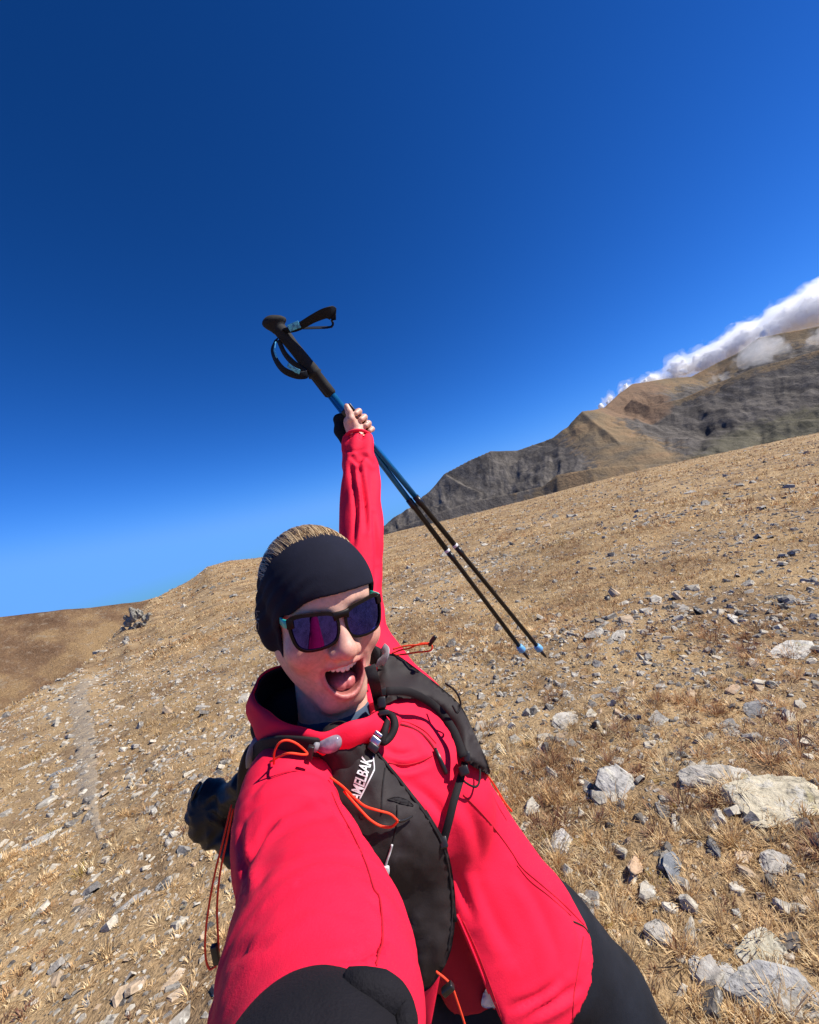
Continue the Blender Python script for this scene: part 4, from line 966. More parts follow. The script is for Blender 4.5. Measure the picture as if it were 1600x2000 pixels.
for pl, dep_, w_, arm_ in CREASES:
    pl = smooth_pts(pl, 6); dm = np.full(len(Vj), 1e9); tm = np.zeros(len(Vj)); sdm = np.zeros(len(Vj))
    for i in range(len(pl) - 1):
        ab = pl[i + 1] - pl[i]; t = np.clip(((upx - pl[i, 0]) * ab[0] + (vpx - pl[i, 1]) * ab[1]) / (ab @ ab), 0, 1); ex_, ey_ = upx - pl[i, 0] - ab[0] * t, vpx - pl[i, 1] - ab[1] * t
        d = np.hypot(ex_, ey_); c = d < dm; dm = np.where(c, d, dm); tm = np.where(c, (i + t) / (len(pl) - 1), tm); sdm = np.where(c, np.sign(ab[0] * ey_ - ab[1] * ex_), sdm)
    fade = np.sin(np.clip(tm, .02, .98) * np.pi) ** .5; x_ = dm * sdm / w_
    DJ += facing * (on_arm == bool(arm_)) * dep_ * fade * (-np.exp(-(dm / (w_ * .7)) ** 2) + .75 * np.exp(-((x_ - 1.5) / .9) ** 2) + .25 * np.exp(-((x_ + 1.6) / 1.0) ** 2))
Vj = Vj + Nj * DJ[:, None]
jacket = pobj('jacket', Vj, Fj, M_RED, person)
jacket.data.materials.append(M_REDSHADE); fcn = Vj[Fj].mean(1); shade_ = ((px_tri(fcn, FLAP) < .003) & (torso_sdf_all(fcn) < -.010)).astype(np.int32); jacket.data.polygons.foreach_set('material_index', shade_)  # faces inside the flap opening get the darker red: shade put into colour
print('jacket', len(Vj), 'body', len(Vb))

# ---- trousers (both legs to the ground) and shoes
UPc = np.array([-sr, cr, 0]); # world up in camera-aligned metres
def w2c(p): p = np.asarray(p, float) - CAM; return np.array([p @ CAMX, p @ CAMY, p @ CAMZ])
HIP_L, HIP_R = cp(1075, 1855, .775), cp(925, 1960, .72)
KN_L = cp(1290, 2105, .80); wl = toW(KN_L[None])[0]; FT_L = w2c((wl[0] + .12, wl[1] + .10, .085))
wr_ = toW(HIP_R[None])[0]; KN_R = w2c((wr_[0] + .02, wr_[1] - .06, .50)); FT_R = w2c((wr_[0] - .02, wr_[1] + .06, .085))
LEG_L = [np.r_[HIP_L, .100], np.r_[HIP_L * .55 + KN_L * .45, .092], np.r_[KN_L, .066], np.r_[KN_L * .55 + FT_L * .45, .060], np.r_[FT_L, .046]]
LEG_R = [np.r_[HIP_R, .100], np.r_[HIP_R * .5 + KN_R * .5, .086], np.r_[KN_R, .064], np.r_[KN_R * .55 + FT_R * .45, .058], np.r_[FT_R, .046]]
def pants_sdf(p):
    fz = wob(p, 13)
    d = smin(chain(p, [q_[:3] for q_ in LEG_L], [q_[3] for q_ in LEG_L], .03), chain(p, [q_[:3] for q_ in LEG_R], [q_[3] for q_ in LEG_R], .03), .04)
    d = smin(d, ell(p, (HIP_L + HIP_R) / 2 + np.array([-.01, .06, 0]), (.135, .11, .105)), .05)
    return d + .006 * fz
lo_ = np.minimum.reduce([q_[:3] for q_ in LEG_L + LEG_R]) - .16; hi_ = np.maximum.reduce([q_[:3] for q_ in LEG_L + LEG_R]) + .2
Vt, Ft = nets(pants_sdf, lo_, hi_, .008); pobj('trousers', Vt, Ft, M_PANT, person)
for ft in (FT_L, FT_R):
    w_ = toW(ft[None])[0]; z0 = float(hill(w_[0], w_[1]))
    bm = bmesh.new(); bmesh.ops.create_icosphere(bm, subdivisions=3, radius=1.0); V = np.array([v.co[:] for v in bm.verts]); Fs0 = np.array([[v.index for v in f.verts] for f in bm.faces]); bm.free()
    V = V * np.array([.047, .135, .055]); V[:, 2] = np.maximum(V[:, 2], -.035) * (1 + .5 * (V[:, 1] > .02) * (V[:, 2] > 0) * (V[:, 1] / .135) * 1.0) ; V[:, 1] = -V[:, 1]
    obj('shoe', mesh_np('shoe', V + np.array([w_[0], w_[1] - .05, z0 + .04]) - PLOC, Fs0, True), M_PLASTIC, person)

# ---- black fleece cuff and gloved fist of the arm that holds the camera
CU0, CU1, FIST = CUFF_R - SLEEVE_R_AX * .05, CUFF_R + SLEEVE_R_AX * .045, np.array([.010, -.165, -.030])
def cuff_sdf(p):
    fz = wob(p, 28)
    d = chain(p, [CU0, CUFF_R, CU1, FIST + np.array([-.01, -.02, -.02])], [.0440, .0455, .0410, .030], .02)
    d = smin(d, ell(p, FIST, (.040, .032, .04)), .02)
    for i in range(4): d = smin(d, chain(p, [FIST + np.array([.030 - .001 * i, .012, .044 - .018 * i]), FIST + np.array([.030, .034, .042 - .018 * i]), FIST + np.array([.008, .046, .040 - .018 * i])], [.0095, .009, .008], .003), .004)
    d = smin(d, chain(p, [FIST + np.array([-.03, .0, .03]), FIST + np.array([-.034, .03, .03]), FIST + np.array([-.02, .05, .03])], [.012, .0105, .009], .004), .006)
    return d + .0035 * fz
Vc, Fc_ = nets(cuff_sdf, (-.16, -.36, -.30), (.10, -.05, .06), .0030); cuff_o = pobj('sleeve_cuff', Vc, Fc_, M_CUFF, person)
# ================================================================== GEAR
def frames(pts):
    pts = np.asarray(pts, float); T = np.gradient(pts, axis=0); T /= np.linalg.norm(T, axis=1)[:, None] + 1e-12
    u = np.cross(T[0], [0, 0, 1.0]); u = u if np.linalg.norm(u) > .1 else np.cross(T[0], [0, 1.0, 0]); u = nrm(u); U = []
    for t in T:
        u = nrm(u - t * (u @ t)); U.append(u)
    return T, np.array(U), np.cross(T, np.array(U))
def tube(pts, r, n=8, closed_ends=True, sm=5):
    pts = smooth_pts(pts, sm) if sm > 1 else np.asarray(pts, float)
    T, U, W = frames(pts); k = len(pts); r = np.interp(np.linspace(0, 1, k), np.linspace(0, 1, len(np.atleast_1d(r))), np.atleast_1d(r)) if np.size(r) > 1 else np.full(k, r)
    a = np.arange(n) / n * 2 * np.pi
    V = pts[:, None] + r[:, None, None] * (np.cos(a)[None, :, None] * U[:, None] + np.sin(a)[None, :, None] * W[:, None])
    idx = np.arange(k * n).reshape(k, n); nx = np.roll(idx, -1, 1)
    F = np.stack([idx[:-1], nx[:-1], nx[1:], idx[1:]], -1).reshape(-1, 4); V = V.reshape(-1, 3)
    V = np.vstack([V, pts[0] - T[0] * r[0] * .4, pts[-1] + T[-1] * r[-1] * .4])
    F = np.vstack([tri(F), np.stack([idx[0], np.full(n, k * n), nx[0]], 1), np.stack([idx[-1], nx[-1], np.full(n, k * n + 1)], 1)])
    return V, F
def ribbon(pts, wdir, w, th, sm=5):
    """flat strap swept along pts; wdir = width direction (one vector or one per point)"""
    pts = np.asarray(pts, float); wd = np.asarray(wdir, float); wd = np.tile(wd, (len(pts), 1)) if wd.ndim == 1 else wd
    ww = np.full(len(pts), w) if np.size(w) == 1 else np.asarray(w, float)
    A = smooth_pts(np.hstack([pts, wd, ww[:, None]]), sm) if sm > 1 else np.hstack([pts, wd, ww[:, None]])
    pts, wd, ww = A[:, :3], A[:, 3:6], A[:, 6]
    T = np.gradient(pts, axis=0); T /= np.linalg.norm(T, axis=1)[:, None] + 1e-12
    wd = wd - T * (wd * T).sum(1)[:, None]; wd /= np.linalg.norm(wd, axis=1)[:, None] + 1e-12
    N = np.cross(T, wd); k = len(pts); e = .35 * th
    prof = [(-1, -.4), (-.9, -1), (.9, -1), (1, -.4), (1, .4), (.9, 1), (-.9, 1), (-1, .4)]
    V = np.stack([pts + wd * (ww * .5 * a)[:, None] + N * (th * .5 * b) for a, b in prof], 1).reshape(-1, 3); n = 8
    idx = np.arange(k * n).reshape(k, n); nx = np.roll(idx, -1, 1)
    F = tri(np.stack([idx[:-1], nx[:-1], nx[1:], idx[1:]], -1).reshape(-1, 4))
    ends = [[idx[0][0], idx[0][i + 1], idx[0][i]] for i in range(1, 7)] + [[idx[-1][0], idx[-1][i], idx[-1][i + 1]] for i in range(1, 7)]
    return V, np.vstack([F, ends])
def rbox(c, ax, half, bev=.3):
    """bevelled block: centre, 3x3 axes (rows), half sizes"""
    bm = bmesh.new(); bmesh.ops.create_cube(bm, size=2.0)
    for v in bm.verts: v.co = Vector((v.co.x * half[0], v.co.y * half[1], v.co.z * half[2]))
    bmesh.ops.bevel(bm, geom=list(bm.edges), offset=min(half) * bev, segments=2, affect='EDGES', profile=.5)
    bmesh.ops.triangulate(bm, faces=bm.faces)
    V = np.array([v.co[:] for v in bm.verts]); bm.verts.index_update(); F = np.array([[v.index for v in f.verts] for f in bm.faces]); bm.free()
    return np.asarray(c) + V @ np.asarray(ax), F
def lathe(a, ax, prof, n=18, u=None):
    """prof = list of (distance along axis, radius)"""
    ax = nrm(ax); u = nrm(np.cross(ax, [0, 0, 1.0])) if u is None else u; w = np.cross(ax, u); an = np.arange(n) / n * 2 * np.pi
    V = np.concatenate([a + ax * t + r * (np.cos(an)[:, None] * u + np.sin(an)[:, None] * w) for t, r in prof])
    k = len(prof); idx = np.arange(k * n).reshape(k, n); nx = np.roll(idx, -1, 1)
    F = tri(np.stack([idx[:-1], nx[:-1], nx[1:], idx[1:]], -1).reshape(-1, 4))
    V = np.vstack([V, a + ax * prof[0][0], a + ax * prof[-1][0]])
    F = np.vstack([F, np.stack([idx[0], np.full(n, k * n), nx[0]], 1), np.stack([idx[-1], nx[-1], np.full(n, k * n + 1)], 1)])
    return V, F
def thing(name, label, cat, at, group=None):
    o = empty(name, toW(np.asarray(at)[None])[0]); ROOTS[o.name] = np.array(o.location); return tag(o, label, cat, group)

# ---- sunglasses (head-local)
GL = thing('sunglasses', 'dark brown sunglasses with purple mirrored lenses and teal temples', 'sunglasses', hw((0, 0, .1)))
M_FRAME = mat('tortoise_frame', lambda n: n.bsdf(n.ramp(n.noise(120, 3, .6, n.objco()), [(.4, (.006, .004, .004)), (.7, (.012, .006, .006))]), .4, spec=.2))
M_TEAL = mat('teal_plastic', lambda n: n.bsdf(n.ramp(n.noise(90, 2, .5, n.objco()), [(.3, (.02, .40, .33)), (.7, (.03, .50, .42))]), .35))
M_LENS = mat('purple_mirror', lambda n: n.bsdf(n.ramp(n.noise(9, 1, .5, n.objco()), [(.3, (.03, .05, .34)), (.7, (.075, .045, .33))]), .02, 1.0))
GY = -.006
def gz(x): return .1035 - 4.2 * x * x
def lens_loop(s, grow, n=40):
    a = np.arange(n) / n * 2 * np.pi; c, si = np.cos(a), np.sin(a)
    ex = 2 / 3.6; x = np.sign(c) * np.abs(c) ** ex; y = np.sign(si) * np.abs(si) ** ex
    hwid, hhei = .0278 + grow, .0218 + grow
    X = x * hwid * (1 + .10 * y) + .0015 * y; Y = y * hhei + .0028 * x * (y > 0) - .0025 * (1 - y) * (x < -.3) * 0
    Y = Y - .003 * np.maximum(-x, 0) * (y < 0) * -1
    return np.stack([s * (.0350 + X), GY + Y], 1)
for s_ in (-1, 1):
    L0, L1 = lens_loop(s_, 0), lens_loop(s_, .0031); L1[:, 1] += .0016 * (L1[:, 1] > GY + .01)
    loops = []
    for L, dz in ((L1, .0018), (L0, .0022), (L0, -.0022), (L1, -.0024)):
        loops.append(np.stack([L[:, 0], L[:, 1], gz(L[:, 0]) + dz], 1))
    V = np.concatenate(loops); n = 40; idx = np.arange(4 * n).reshape(4, n); nx = np.roll(idx, -1, 1)
    Fq = [np.stack([idx[i], nx[i], nx[(i + 1) % 4], idx[(i + 1) % 4]], 1) for i in range(4)]
    rim = pobj('rim', hw(V), np.concatenate(Fq), M_FRAME, GL, False)
    rings = [np.array([[s_ * .035, GY]])] + [np.array([s_ * .035, GY]) + (L0 * 1.0 - np.array([s_ * .035, GY])) * k for k in (.25, .5, .75, 1.02)]
    Q = np.concatenate(rings); r2 = ((Q - np.array([s_ * .035, GY])) ** 2).sum(1)
    V = np.stack([Q[:, 0], Q[:, 1], gz(Q[:, 0]) + .0012 - 3.0 * r2 * .6], 1); F = [[0, 1 + i, 1 + (i + 1) % n] for i in range(n)]
    for k in range(3):
        for i in range(n): a, b = 1 + k * n + i, 1 + k * n + (i + 1) % n; F += [[a, a + n, b + n], [a, b + n, b]]
    pobj('lens', hw(V), np.array(F), M_LENS, GL)
    Vt_, Ft_ = ribbon([hw((s_ * .0655, GY + .0165, gz(.0655) - .001)), hw((s_ * .0690, GY + .0165, .076)), hw((s_ * .0690, GY + .016, .058)), hw((s_ * .0680, GY + .015, .042)), hw((s_ * .0700, GY + .012, .0)), hw((s_ * .070, GY + .008, -.03))], HR @ np.array([0, 1.0, 0]), [.0115, .0115, .0110, .0105, .009, .008], .0030)
    pobj('temple', Vt_, Ft_, M_TEAL, GL)
    V, F = rbox(hw((s_ * .0632, GY + .0165, gz(.0632) - .001)), (HR @ Rm('y', s_ * .45)).T, (.0046, .0064, .0030)); pobj('end_piece', V, F, M_FRAME, GL)
V, F = ribbon([hw((-.0105, GY + .0150, gz(.01))), hw((-.004, GY + .0160, gz(0) + .0010)), hw((.004, GY + .0160, gz(0) + .0010)), hw((.0105, GY + .0150, gz(.01)))], HR @ np.array([0, 1.0, 0]), [.013, .0095, .0095, .013], .0042)
pobj('bridge', V, F, M_FRAME, GL)

# ---- surface of the torso, for laying straps and pockets on it
Vt0, Ft0 = nets(torso_sdf, (-.30, -1.05, -.95), (.36, -.15, -.40), .010)
TB = BVHTree.FromPolygons([Vector(v) for v in Vt0], [list(map(int, f)) for f in Ft0])
JB = BVHTree.FromPolygons([Vector(v) for v in Vj], [list(map(int, f)) for f in Fj])
def hit(px, py, tree=TB):
    d = nrm(cp(px, py, 1.0)); r = tree.ray_cast(Vector((0, 0, 0)), Vector(d))
    return None if r[0] is None else np.array(r[0])
def on(px, py, off=.0, tree=TB, fb=None):
    """point on the garment seen at that pixel, raised towards the viewer by off metres"""
    h = hit(px, py, tree); d = nrm(cp(px, py, 1.0))
    if h is None: h = cp(px, py, fb if fb else .66)
    return h - d * off
def inside(P2, poly):
    x, y = P2[:, 0], P2[:, 1]; c = np.zeros(len(P2), bool); n = len(poly)
    for i in range(n):
        (x0, y0), (x1, y1) = poly[i], poly[(i + 1) % n]
        c ^= ((y0 > y) != (y1 > y)) & (x < (x1 - x0) * (y - y0) / (y1 - y0 + 1e-12) + x0)
    return c
def patch(poly, step, edge, bulge, reach, tree=TB, wr=0.0, fb=.66, sm=4, relax=6, seed=0):
    """padded panel lying on the garment: outline in photo pixels, own thickness and bulge"""
    poly = np.asarray(poly, float); L = smooth_pts(np.vstack([poly, poly[:1]]), sm)[:-1]
    lo2, hi2 = L.min(0), L.max(0); gx, gy = np.meshgrid(np.arange(lo2[0], hi2[0], step), np.arange(lo2[1], hi2[1], step)); G = np.stack([gx.ravel() + (gy.ravel() / step % 2 > 1) * step / 2, gy.ravel()], 1)
    G = G[inside(G, L)]; db = np.min(np.hypot(G[:, None, 0] - L[None, :, 0], G[:, None, 1] - L[None, :, 1]), 1); G = G[db > step * .6]; db = db[db > step * .6]
    n = len(L); A = np.vstack([L, G]); db = np.concatenate([np.zeros(n), db])
    r = delaunay_2d_cdt([Vector(a) for a in A], [], [list(range(n))], 1, 1e-6)
    vv = np.array([v[:] for v in r[0]]); F = np.array([list(f) for f in r[2] if len(f) == 3]); orig = [o_[0] if len(o_) else 0 for o_ in r[3]]
    db = db[orig]; isb = np.array([o_ < n for o_ in orig])
    dep = np.full(len(vv), np.nan)
    for i, (x, y) in enumerate(vv):
        h = hit(x, y, tree)
        if h is not None: dep[i] = -h[2]
    bad = np.isnan(dep)
    if bad.all(): dep[:] = fb
    elif bad.any():
        g = np.nonzero(~bad)[0]
        for i in np.nonzero(bad)[0]:
            dd = np.hypot(*(vv[g] - vv[i]).T); j = g[np.argsort(dd)[:6]]; dep[i] = dep[j].mean() + .00025 * dd.min()
    nbr = [[] for _ in vv]
    for f in F:
        for a, b in ((0, 1), (1, 2), (2, 0)): nbr[f[a]].append(f[b]); nbr[f[b]].append(f[a])
    for _ in range(relax): dep = np.array([.5 * dep[i] + .5 * dep[nb].mean() if nb else dep[i] for i, nb in enumerate(nbr)])
    prof = np.sqrt(np.clip(1 - (1 - np.clip(db / reach, 0, 1)) ** 2, 0, 1))
    rz = np.random.default_rng(seed)
    w_ = wr * (fbm2(vv[:, 0] * .022 + vv[:, 1] * .012 + seed, vv[:, 1] * .006 - vv[:, 0] * .004, 3) + .6 * fbm2(vv[:, 0] * .05 + seed, vv[:, 1] * .05, 3) - .8) * 2 * np.clip(db / (reach * .4), 0, 1)
    top = np.array([cp(x, y, d) for (x, y), d in zip(vv, dep - edge - bulge * prof - w_)]); bot = np.array([cp(x, y, d) for (x, y), d in zip(vv, dep + .004)])
    order_ = np.full(n, -1)
    for i, o_ in enumerate(orig):
        if o_ < n: order_[o_] = i
    order_ = order_[order_ >= 0]; N = len(vv)
    side = []
    for a, b in zip(order_, np.roll(order_, -1)): side += [[a, b, b + N], [a, b + N, a + N]]
    return np.vstack([top, bot]), np.vstack([F, F[:, ::-1] + N, side]), (vv, dep - edge - bulge * prof - w_)

# ---- hydration vest
VEST = thing('hydration_vest', 'black hydration vest with orange cords worn over the red jacket', 'running vest', cp(760, 1600, .62))
PA = [(604, 1452), (622, 1438), (648, 1424), (682, 1420), (716, 1440), (748, 1478), (800, 1542), (848, 1606), (874, 1660), (888, 1735), (889, 1800), (880, 1860), (860, 1903), (832, 1936), (805, 1925), (762, 1850), (705, 1740), (652, 1640), (610, 1560), (592, 1500)]
V, F, (pv, pd) = patch(PA, 9, .006, .022, 60, wr=.006, seed=3); pocket = pobj('front_pocket', V, F, M_VEST, VEST)
PT0, PT1 = cp(662, 1452, .572), cp(728, 1610, .612); PTX = nrm(PT1 - PT0); PTL = np.linalg.norm(PT1 - PT0)
def pouch_top(p):     # the stretched flask pocket on the panel, gathered at its mouth
    q = p - PT0; t = np.clip(q @ PTX / PTL, 0, 1); r = q - (t * PTL)[:, None] * PTX; an = np.arctan2(r[:, 1], r[:, 2])
    rad = np.interp(t, [0, .12, .35, .7, 1], [.0225, .027, .033, .032, .020]); d = np.linalg.norm(r * np.array([1, 1, 1.5]), axis=1) / 1.25 - rad
    return d + .0016 * np.sin(an * 9 + 4 * t) * sstep(.32, .0, t) + .002 * wob(p, 18)
V2, F2 = nets(pouch_top, np.minimum(PT0, PT1) - .055, np.maximum(PT0, PT1) + .055, .0034); fpk = sub('flask_pocket', V2, F2, M_VEST, pocket)
ALLV = np.vstack([V, V2]); ALLF = [list(map(int, f)) for f in F] + [[int(i) + len(V) for i in f] for f in F2]
PKB = BVHTree.FromPolygons([Vector(v) for v in ALLV], ALLF)
PB = [(738, 1282), (770, 1277), (806, 1300), (856, 1338), (900, 1378), (925, 1428), (950, 1484), (957, 1512), (934, 1503), (908, 1484), (893, 1448), (868, 1402), (828, 1370), (782, 1364), (748, 1374), (738, 1330)]
V, F, _ = patch(PB, 8, .020, .020, 26, wr=.006, seed=5, fb=.70); shoulder = pobj('shoulder_panel', V, F, M_VEST, VEST)
SHB = BVHTree.FromPolygons([Vector(v) for v in V], [list(map(int, f)) for f in F])
# pack on the back
def pack_sdf(p):
    q = p - (TOR[7, :3] - FWD * .165); u, v, w = q @ LAT, q @ AXD, q @ FWD
    d = ell(np.stack([u, v, w], 1), (0, 0, 0), (.125, .19, .06)); return d + .006 * wob(p, 14)
c = TOR[7, :3] - FWD * .165; V, F = nets(pack_sdf, c - .24, c + .24, .008); pobj('pack_body', V, F, M_VEST, VEST)
# straps
def strap(pix, off, w, name='strap', tree=TB, m=M_VESTD, fb=.66, th=.0028, parent=VEST, wd=(1, -.3, 0)):
    pts = [on(x, y, off, tree, fb) for x, y in pix]; pts = np.array(pts)
    T = np.gradient(pts, axis=0); wdv = np.cross(T, -pts / np.linalg.norm(pts, axis=1)[:, None]); wdv /= np.linalg.norm(wdv, axis=1)[:, None]
    V, F = ribbon(pts, wdv, w, th); return pobj(name, V, F, m, parent) if parent is VEST else sub(name, V, F, m, parent)
strap([(722, 1300), (732, 1335), (738, 1365), (744, 1392), (744, 1412), (736, 1440), (728, 1465)], .030, .0155, fb=.60)
strap([(755, 1350), (800, 1352), (850, 1380), (885, 1425), (905, 1478)], .036, .012, tree=SHB, fb=.68)
strap([(908, 1490), (900, 1520), (888, 1560), (878, 1600), (866, 1645)], .014, .0105, fb=.62)
strap([(866, 1640), (872, 1690), (880, 1745), (888, 1800)], .016, .008, fb=.60)
strap([(866, 1645), (850, 1618), (830, 1585)], .018, .006, fb=.60)
def buckle(px, py, w, h, rot, off=.034, m=M_PLASTIC, d=.005, name='buckle'):
    c = on(px, py, off, fb=.6); z = nrm(-c); x = nrm(np.cross(Rm('z', rot) @ np.array([0, 1.0, 0]), z)); y = np.cross(z, x)
    V, F = rbox(c, np.stack([x, y, z]), (w / 2, h / 2, d), .35); return pobj(name, V, F, m, VEST)
buckle(748, 1352, .017, .012, .2, .042); buckle(746, 1372, .012, .016, .1, .044); buckle(750, 1392, .015, .007, .1, .042)
buckle(733, 1447, .015, .010, -.55, .034, M_STEEL, .0045, 'metal_clip'); buckle(739, 1434, .012, .005, -.55, .038, M_STEEL, .0045, 'metal_clip')
buckle(729, 1460, .015, .010, -.55, .032); buckle(866, 1645, .011, .013, .2, .020)
V, F = tube([on(757, 1392, .036), on(768, 1402, .042), on(771, 1420, .042), on(762, 1440, .036), on(748, 1450, .034), on(752, 1428, .040), on(757, 1408, .040)], [.004, .0055, .006, .0055, .0045, .005, .004], 8); pobj('strap_loop', V, F, M_VESTD, VEST)
# ring and toggles at the side
ringp = [on(908, 1488, .020, fb=.66), on(925, 1488, .024, fb=.66), on(937, 1502, .024, fb=.66), on(936, 1528, .02, fb=.66), on(928, 1537, .018, fb=.66), on(912, 1530, .018, fb=.66), on(904, 1522, .018, fb=.66), on(900, 1508, .02, fb=.66), on(903, 1495, .02, fb=.66)]
V, F = tube(ringp, .0016, 6); pobj('elastic_loop', V, F, M_VESTD, VEST)
buckle(906, 1505, .014, .012, .3, .026); buckle(912, 1478, .010, .014, .1, .034)
V, F = tube([on(870, 1335, .045, fb=.72), on(890, 1350, .045, fb=.70), on(900, 1375, .045, fb=.70), on(893, 1392, .045, fb=.69), on(884, 1378, .042, fb=.69)], .0018, 6); pobj('elastic_loop', V, F, M_VESTD, VEST)
# silver edging at both shoulders
V, F = ribbon([cp(488, 1496, .625), cp(488, 1478, .61), cp(494, 1458, .605), cp(505, 1443, .61), cp(524, 1434, .625), cp(548, 1432, .66)], nrm((.8, .3, -.5)), .011, .0035); pobj('silver_edging', V, F, M_TRIM, VEST)
V, F = ribbon([cp(728, 1302, .70), cp(742, 1296, .685), cp(752, 1284, .68), cp(755, 1272, .685), cp(748, 1264, .70)], nrm((.6, .5, .4)), .014, .003); pobj('silver_edging', V, F, M_TRIM, VEST)
V, F = lathe(cp(729, 1279, .70), nrm((-.45, .2, .85)), [(-.012, .012), (0, .0155), (.004, .0155), (.006, .012), (.006, .004)], 20); pobj('tube_end', V, F, M_VESTD, VEST)
V, F = ribbon([cp(470, 1640, .70), cp(476, 1560, .68), cp(480, 1505, .65), cp(492, 1470, .64), cp(512, 1448, .66)], nrm((.9, .2, -.4)), .022, .010); pobj('strap', V, F, M_VEST, VEST)
V, F = ribbon([cp(496, 1484, .618), cp(520, 1466, .580), cp(560, 1458, .555), cp(592, 1457, .549), cp(618, 1459, .552), cp(640, 1466, .570)], nrm((.1, .9, .35)), [.03, .034, .034, .032, .028, .02], .005); pobj('strap', V, F, M_VESTD, VEST)
# stuffed pouch behind the shoulder
def pouch_sdf(p):
    x, y, z = p.T; d = ell(p, cp(412, 1585, .76), (.041, .058, .040))
    d = smin(d, cap(p, cp(440, 1568, .75), cp(480, 1535, .70), .026, .024), .018); d = smin(d, cap(p, cp(432, 1615, .76), cp(468, 1668, .72), .028, .024), .02)
    r_ = np.hypot(x - cp(398, 1580, .74)[0], (y - cp(398, 1580, .74)[1]) * .8); th_ = np.arctan2(y - cp(398, 1580, .74)[1], x - cp(398, 1580, .74)[0])
    d = smax(d, -ell(p, cp(396, 1575, .715), (.014, .022, .012)), .012)
    return d + .0048 * (np.abs(np.sin(th_ * 4.5 + r_ * 60)) - .5) * sstep(.008, .03, r_) + .0032 * (np.abs(np.sin(x * 95 - y * 45 + 2 * np.sin(y * 60))) - .5)
V, F = nets(pouch_sdf, cp(414, 1590, .76) - .11, cp(414, 1590, .76) + .14, .0032); pobj('rear_pouch', V, F, M_GLOSSBLK, VEST)
rim_ = [cp(392, 1528, .745), cp(376, 1560, .74), cp(372, 1600, .74), cp(382, 1630, .74), cp(404, 1645, .74), cp(428, 1642, .745)]
V, F = tube(rim_, .003, 8); pobj('pouch_piping', V, F, M_PLASTIC, VEST)
V, F = ribbon([cp(438, 1662, .74), cp(452, 1676, .735), cp(462, 1692, .73)], nrm((.9, .4, 0)), .022, .003); pobj('grey_patch', V, F, M_TRIM, VEST)
# orange cords
def cord(pts, r=.0014, name='cord'): V, F = tube(pts, r, 8, sm=7); return pobj(name, V, F, M_CORD, VEST)
cord([cp(452, 1572, .60), cp(436, 1640, .58), cp(420, 1705, .565), cp(408, 1770, .555), cp(401, 1830, .55), cp(402, 1872, .55), cp(409, 1892, .55), cp(417, 1890, .55)])
cord([cp(455, 1580, .61), cp(443, 1640, .595), cp(430, 1705, .58), cp(424, 1770, .57), cp(426, 1830, .56), cp(427, 1868, .555), cp(420, 1890, .55)], .0015)
V, F = rbox(cp(421, 1864, .553), np.stack([nrm((1, .2, 0)), nrm((-.2, 1, 0)), np.array([0, 0, 1.0])]), (.0042, .0125, .0035), .45); pobj('toggle', V, F, M_PLASTIC, VEST)
cord([on(535, 1492, .006, JB), cp(536, 1470, .515), cp(545, 1452, .512), cp(560, 1446, .513), cp(580, 1453, .515), cp(600, 1471, .52), cp(592, 1474, .515), cp(560, 1472, .508), on(528, 1488, .004, JB)])
V, F = rbox(cp(606, 1470, .53), np.stack([nrm((1, -.2, 0)), nrm((.2, 1, 0)), np.array([0, 0, 1.0])]), (.004, .009, .0035), .4); pobj('toggle', V, F, M_PLASTIC, VEST)
zz = .012
cord([on(645, 1518, zz, PKB), on(668, 1535, zz, PKB), on(690, 1556, zz * 1.6, PKB), on(712, 1574, zz * 2, PKB), on(738, 1583, zz * 2, PKB), on(762, 1590, zz * 1.7, PKB), on(777, 1603, zz, PKB)])
cord([on(672, 1545, zz, PKB), on(690, 1566, zz, PKB), on(706, 1584, zz * .7, PKB), on(724, 1602, zz * .6, PKB), on(745, 1614, zz * .5, PKB), on(765, 1615, zz * .5, PKB), on(778, 1604, zz, PKB)], .0015)
cord([on(612, 1462, .045), on(630, 1450, .05), on(652, 1440, .048)], .0013)
V, F = tube([on(778, 1604, .012, PKB), on(790, 1602, .010, PKB), on(806, 1594, .006, PKB)], [.0022, .0017, .001], 6); pobj('cord_end', V, F, M_PLASTIC, VEST)
cord([cp(768, 1268, .74), cp(790, 1262, .74), cp(815, 1260, .735), cp(835, 1258, .73), cp(844, 1262, .73), cp(840, 1271, .73), cp(815, 1274, .735), cp(790, 1278, .74), cp(772, 1279, .74)], .0016)
cord([cp(766, 1276, .745), cp(782, 1270, .742), cp(800, 1266, .74), cp(822, 1257, .735), cp(838, 1256, .73)], .0015)
V, F = tube([cp(839, 1262, .728), cp(844, 1252, .726), cp(851, 1243, .724)], [.0022, .0042, .0036], 8); pobj('toggle', V, F, M_PLASTIC, VEST)
cord([on(950, 1512, .008, JB, .70), on(966, 1534, .006, JB, .70), on(985, 1566, .005, JB, .70), on(1000, 1585, .004, JB, .70)], .0016)
cord([cp(852, 1898, .545), cp(872, 1914, .540), cp(884, 1930, .538), cp(893, 1955, .536), cp(903, 1985, .535), cp(912, 2015, .534)], .0015)
V, F = rbox(cp(875, 1932, .534), np.stack([nrm((.75, .65, 0)), nrm((-.65, .75, 0)), np.array([0, 0, 1.0])]), (.0085, .0042, .004), .4); pobj('toggle', V, F, M_PLASTIC, VEST)
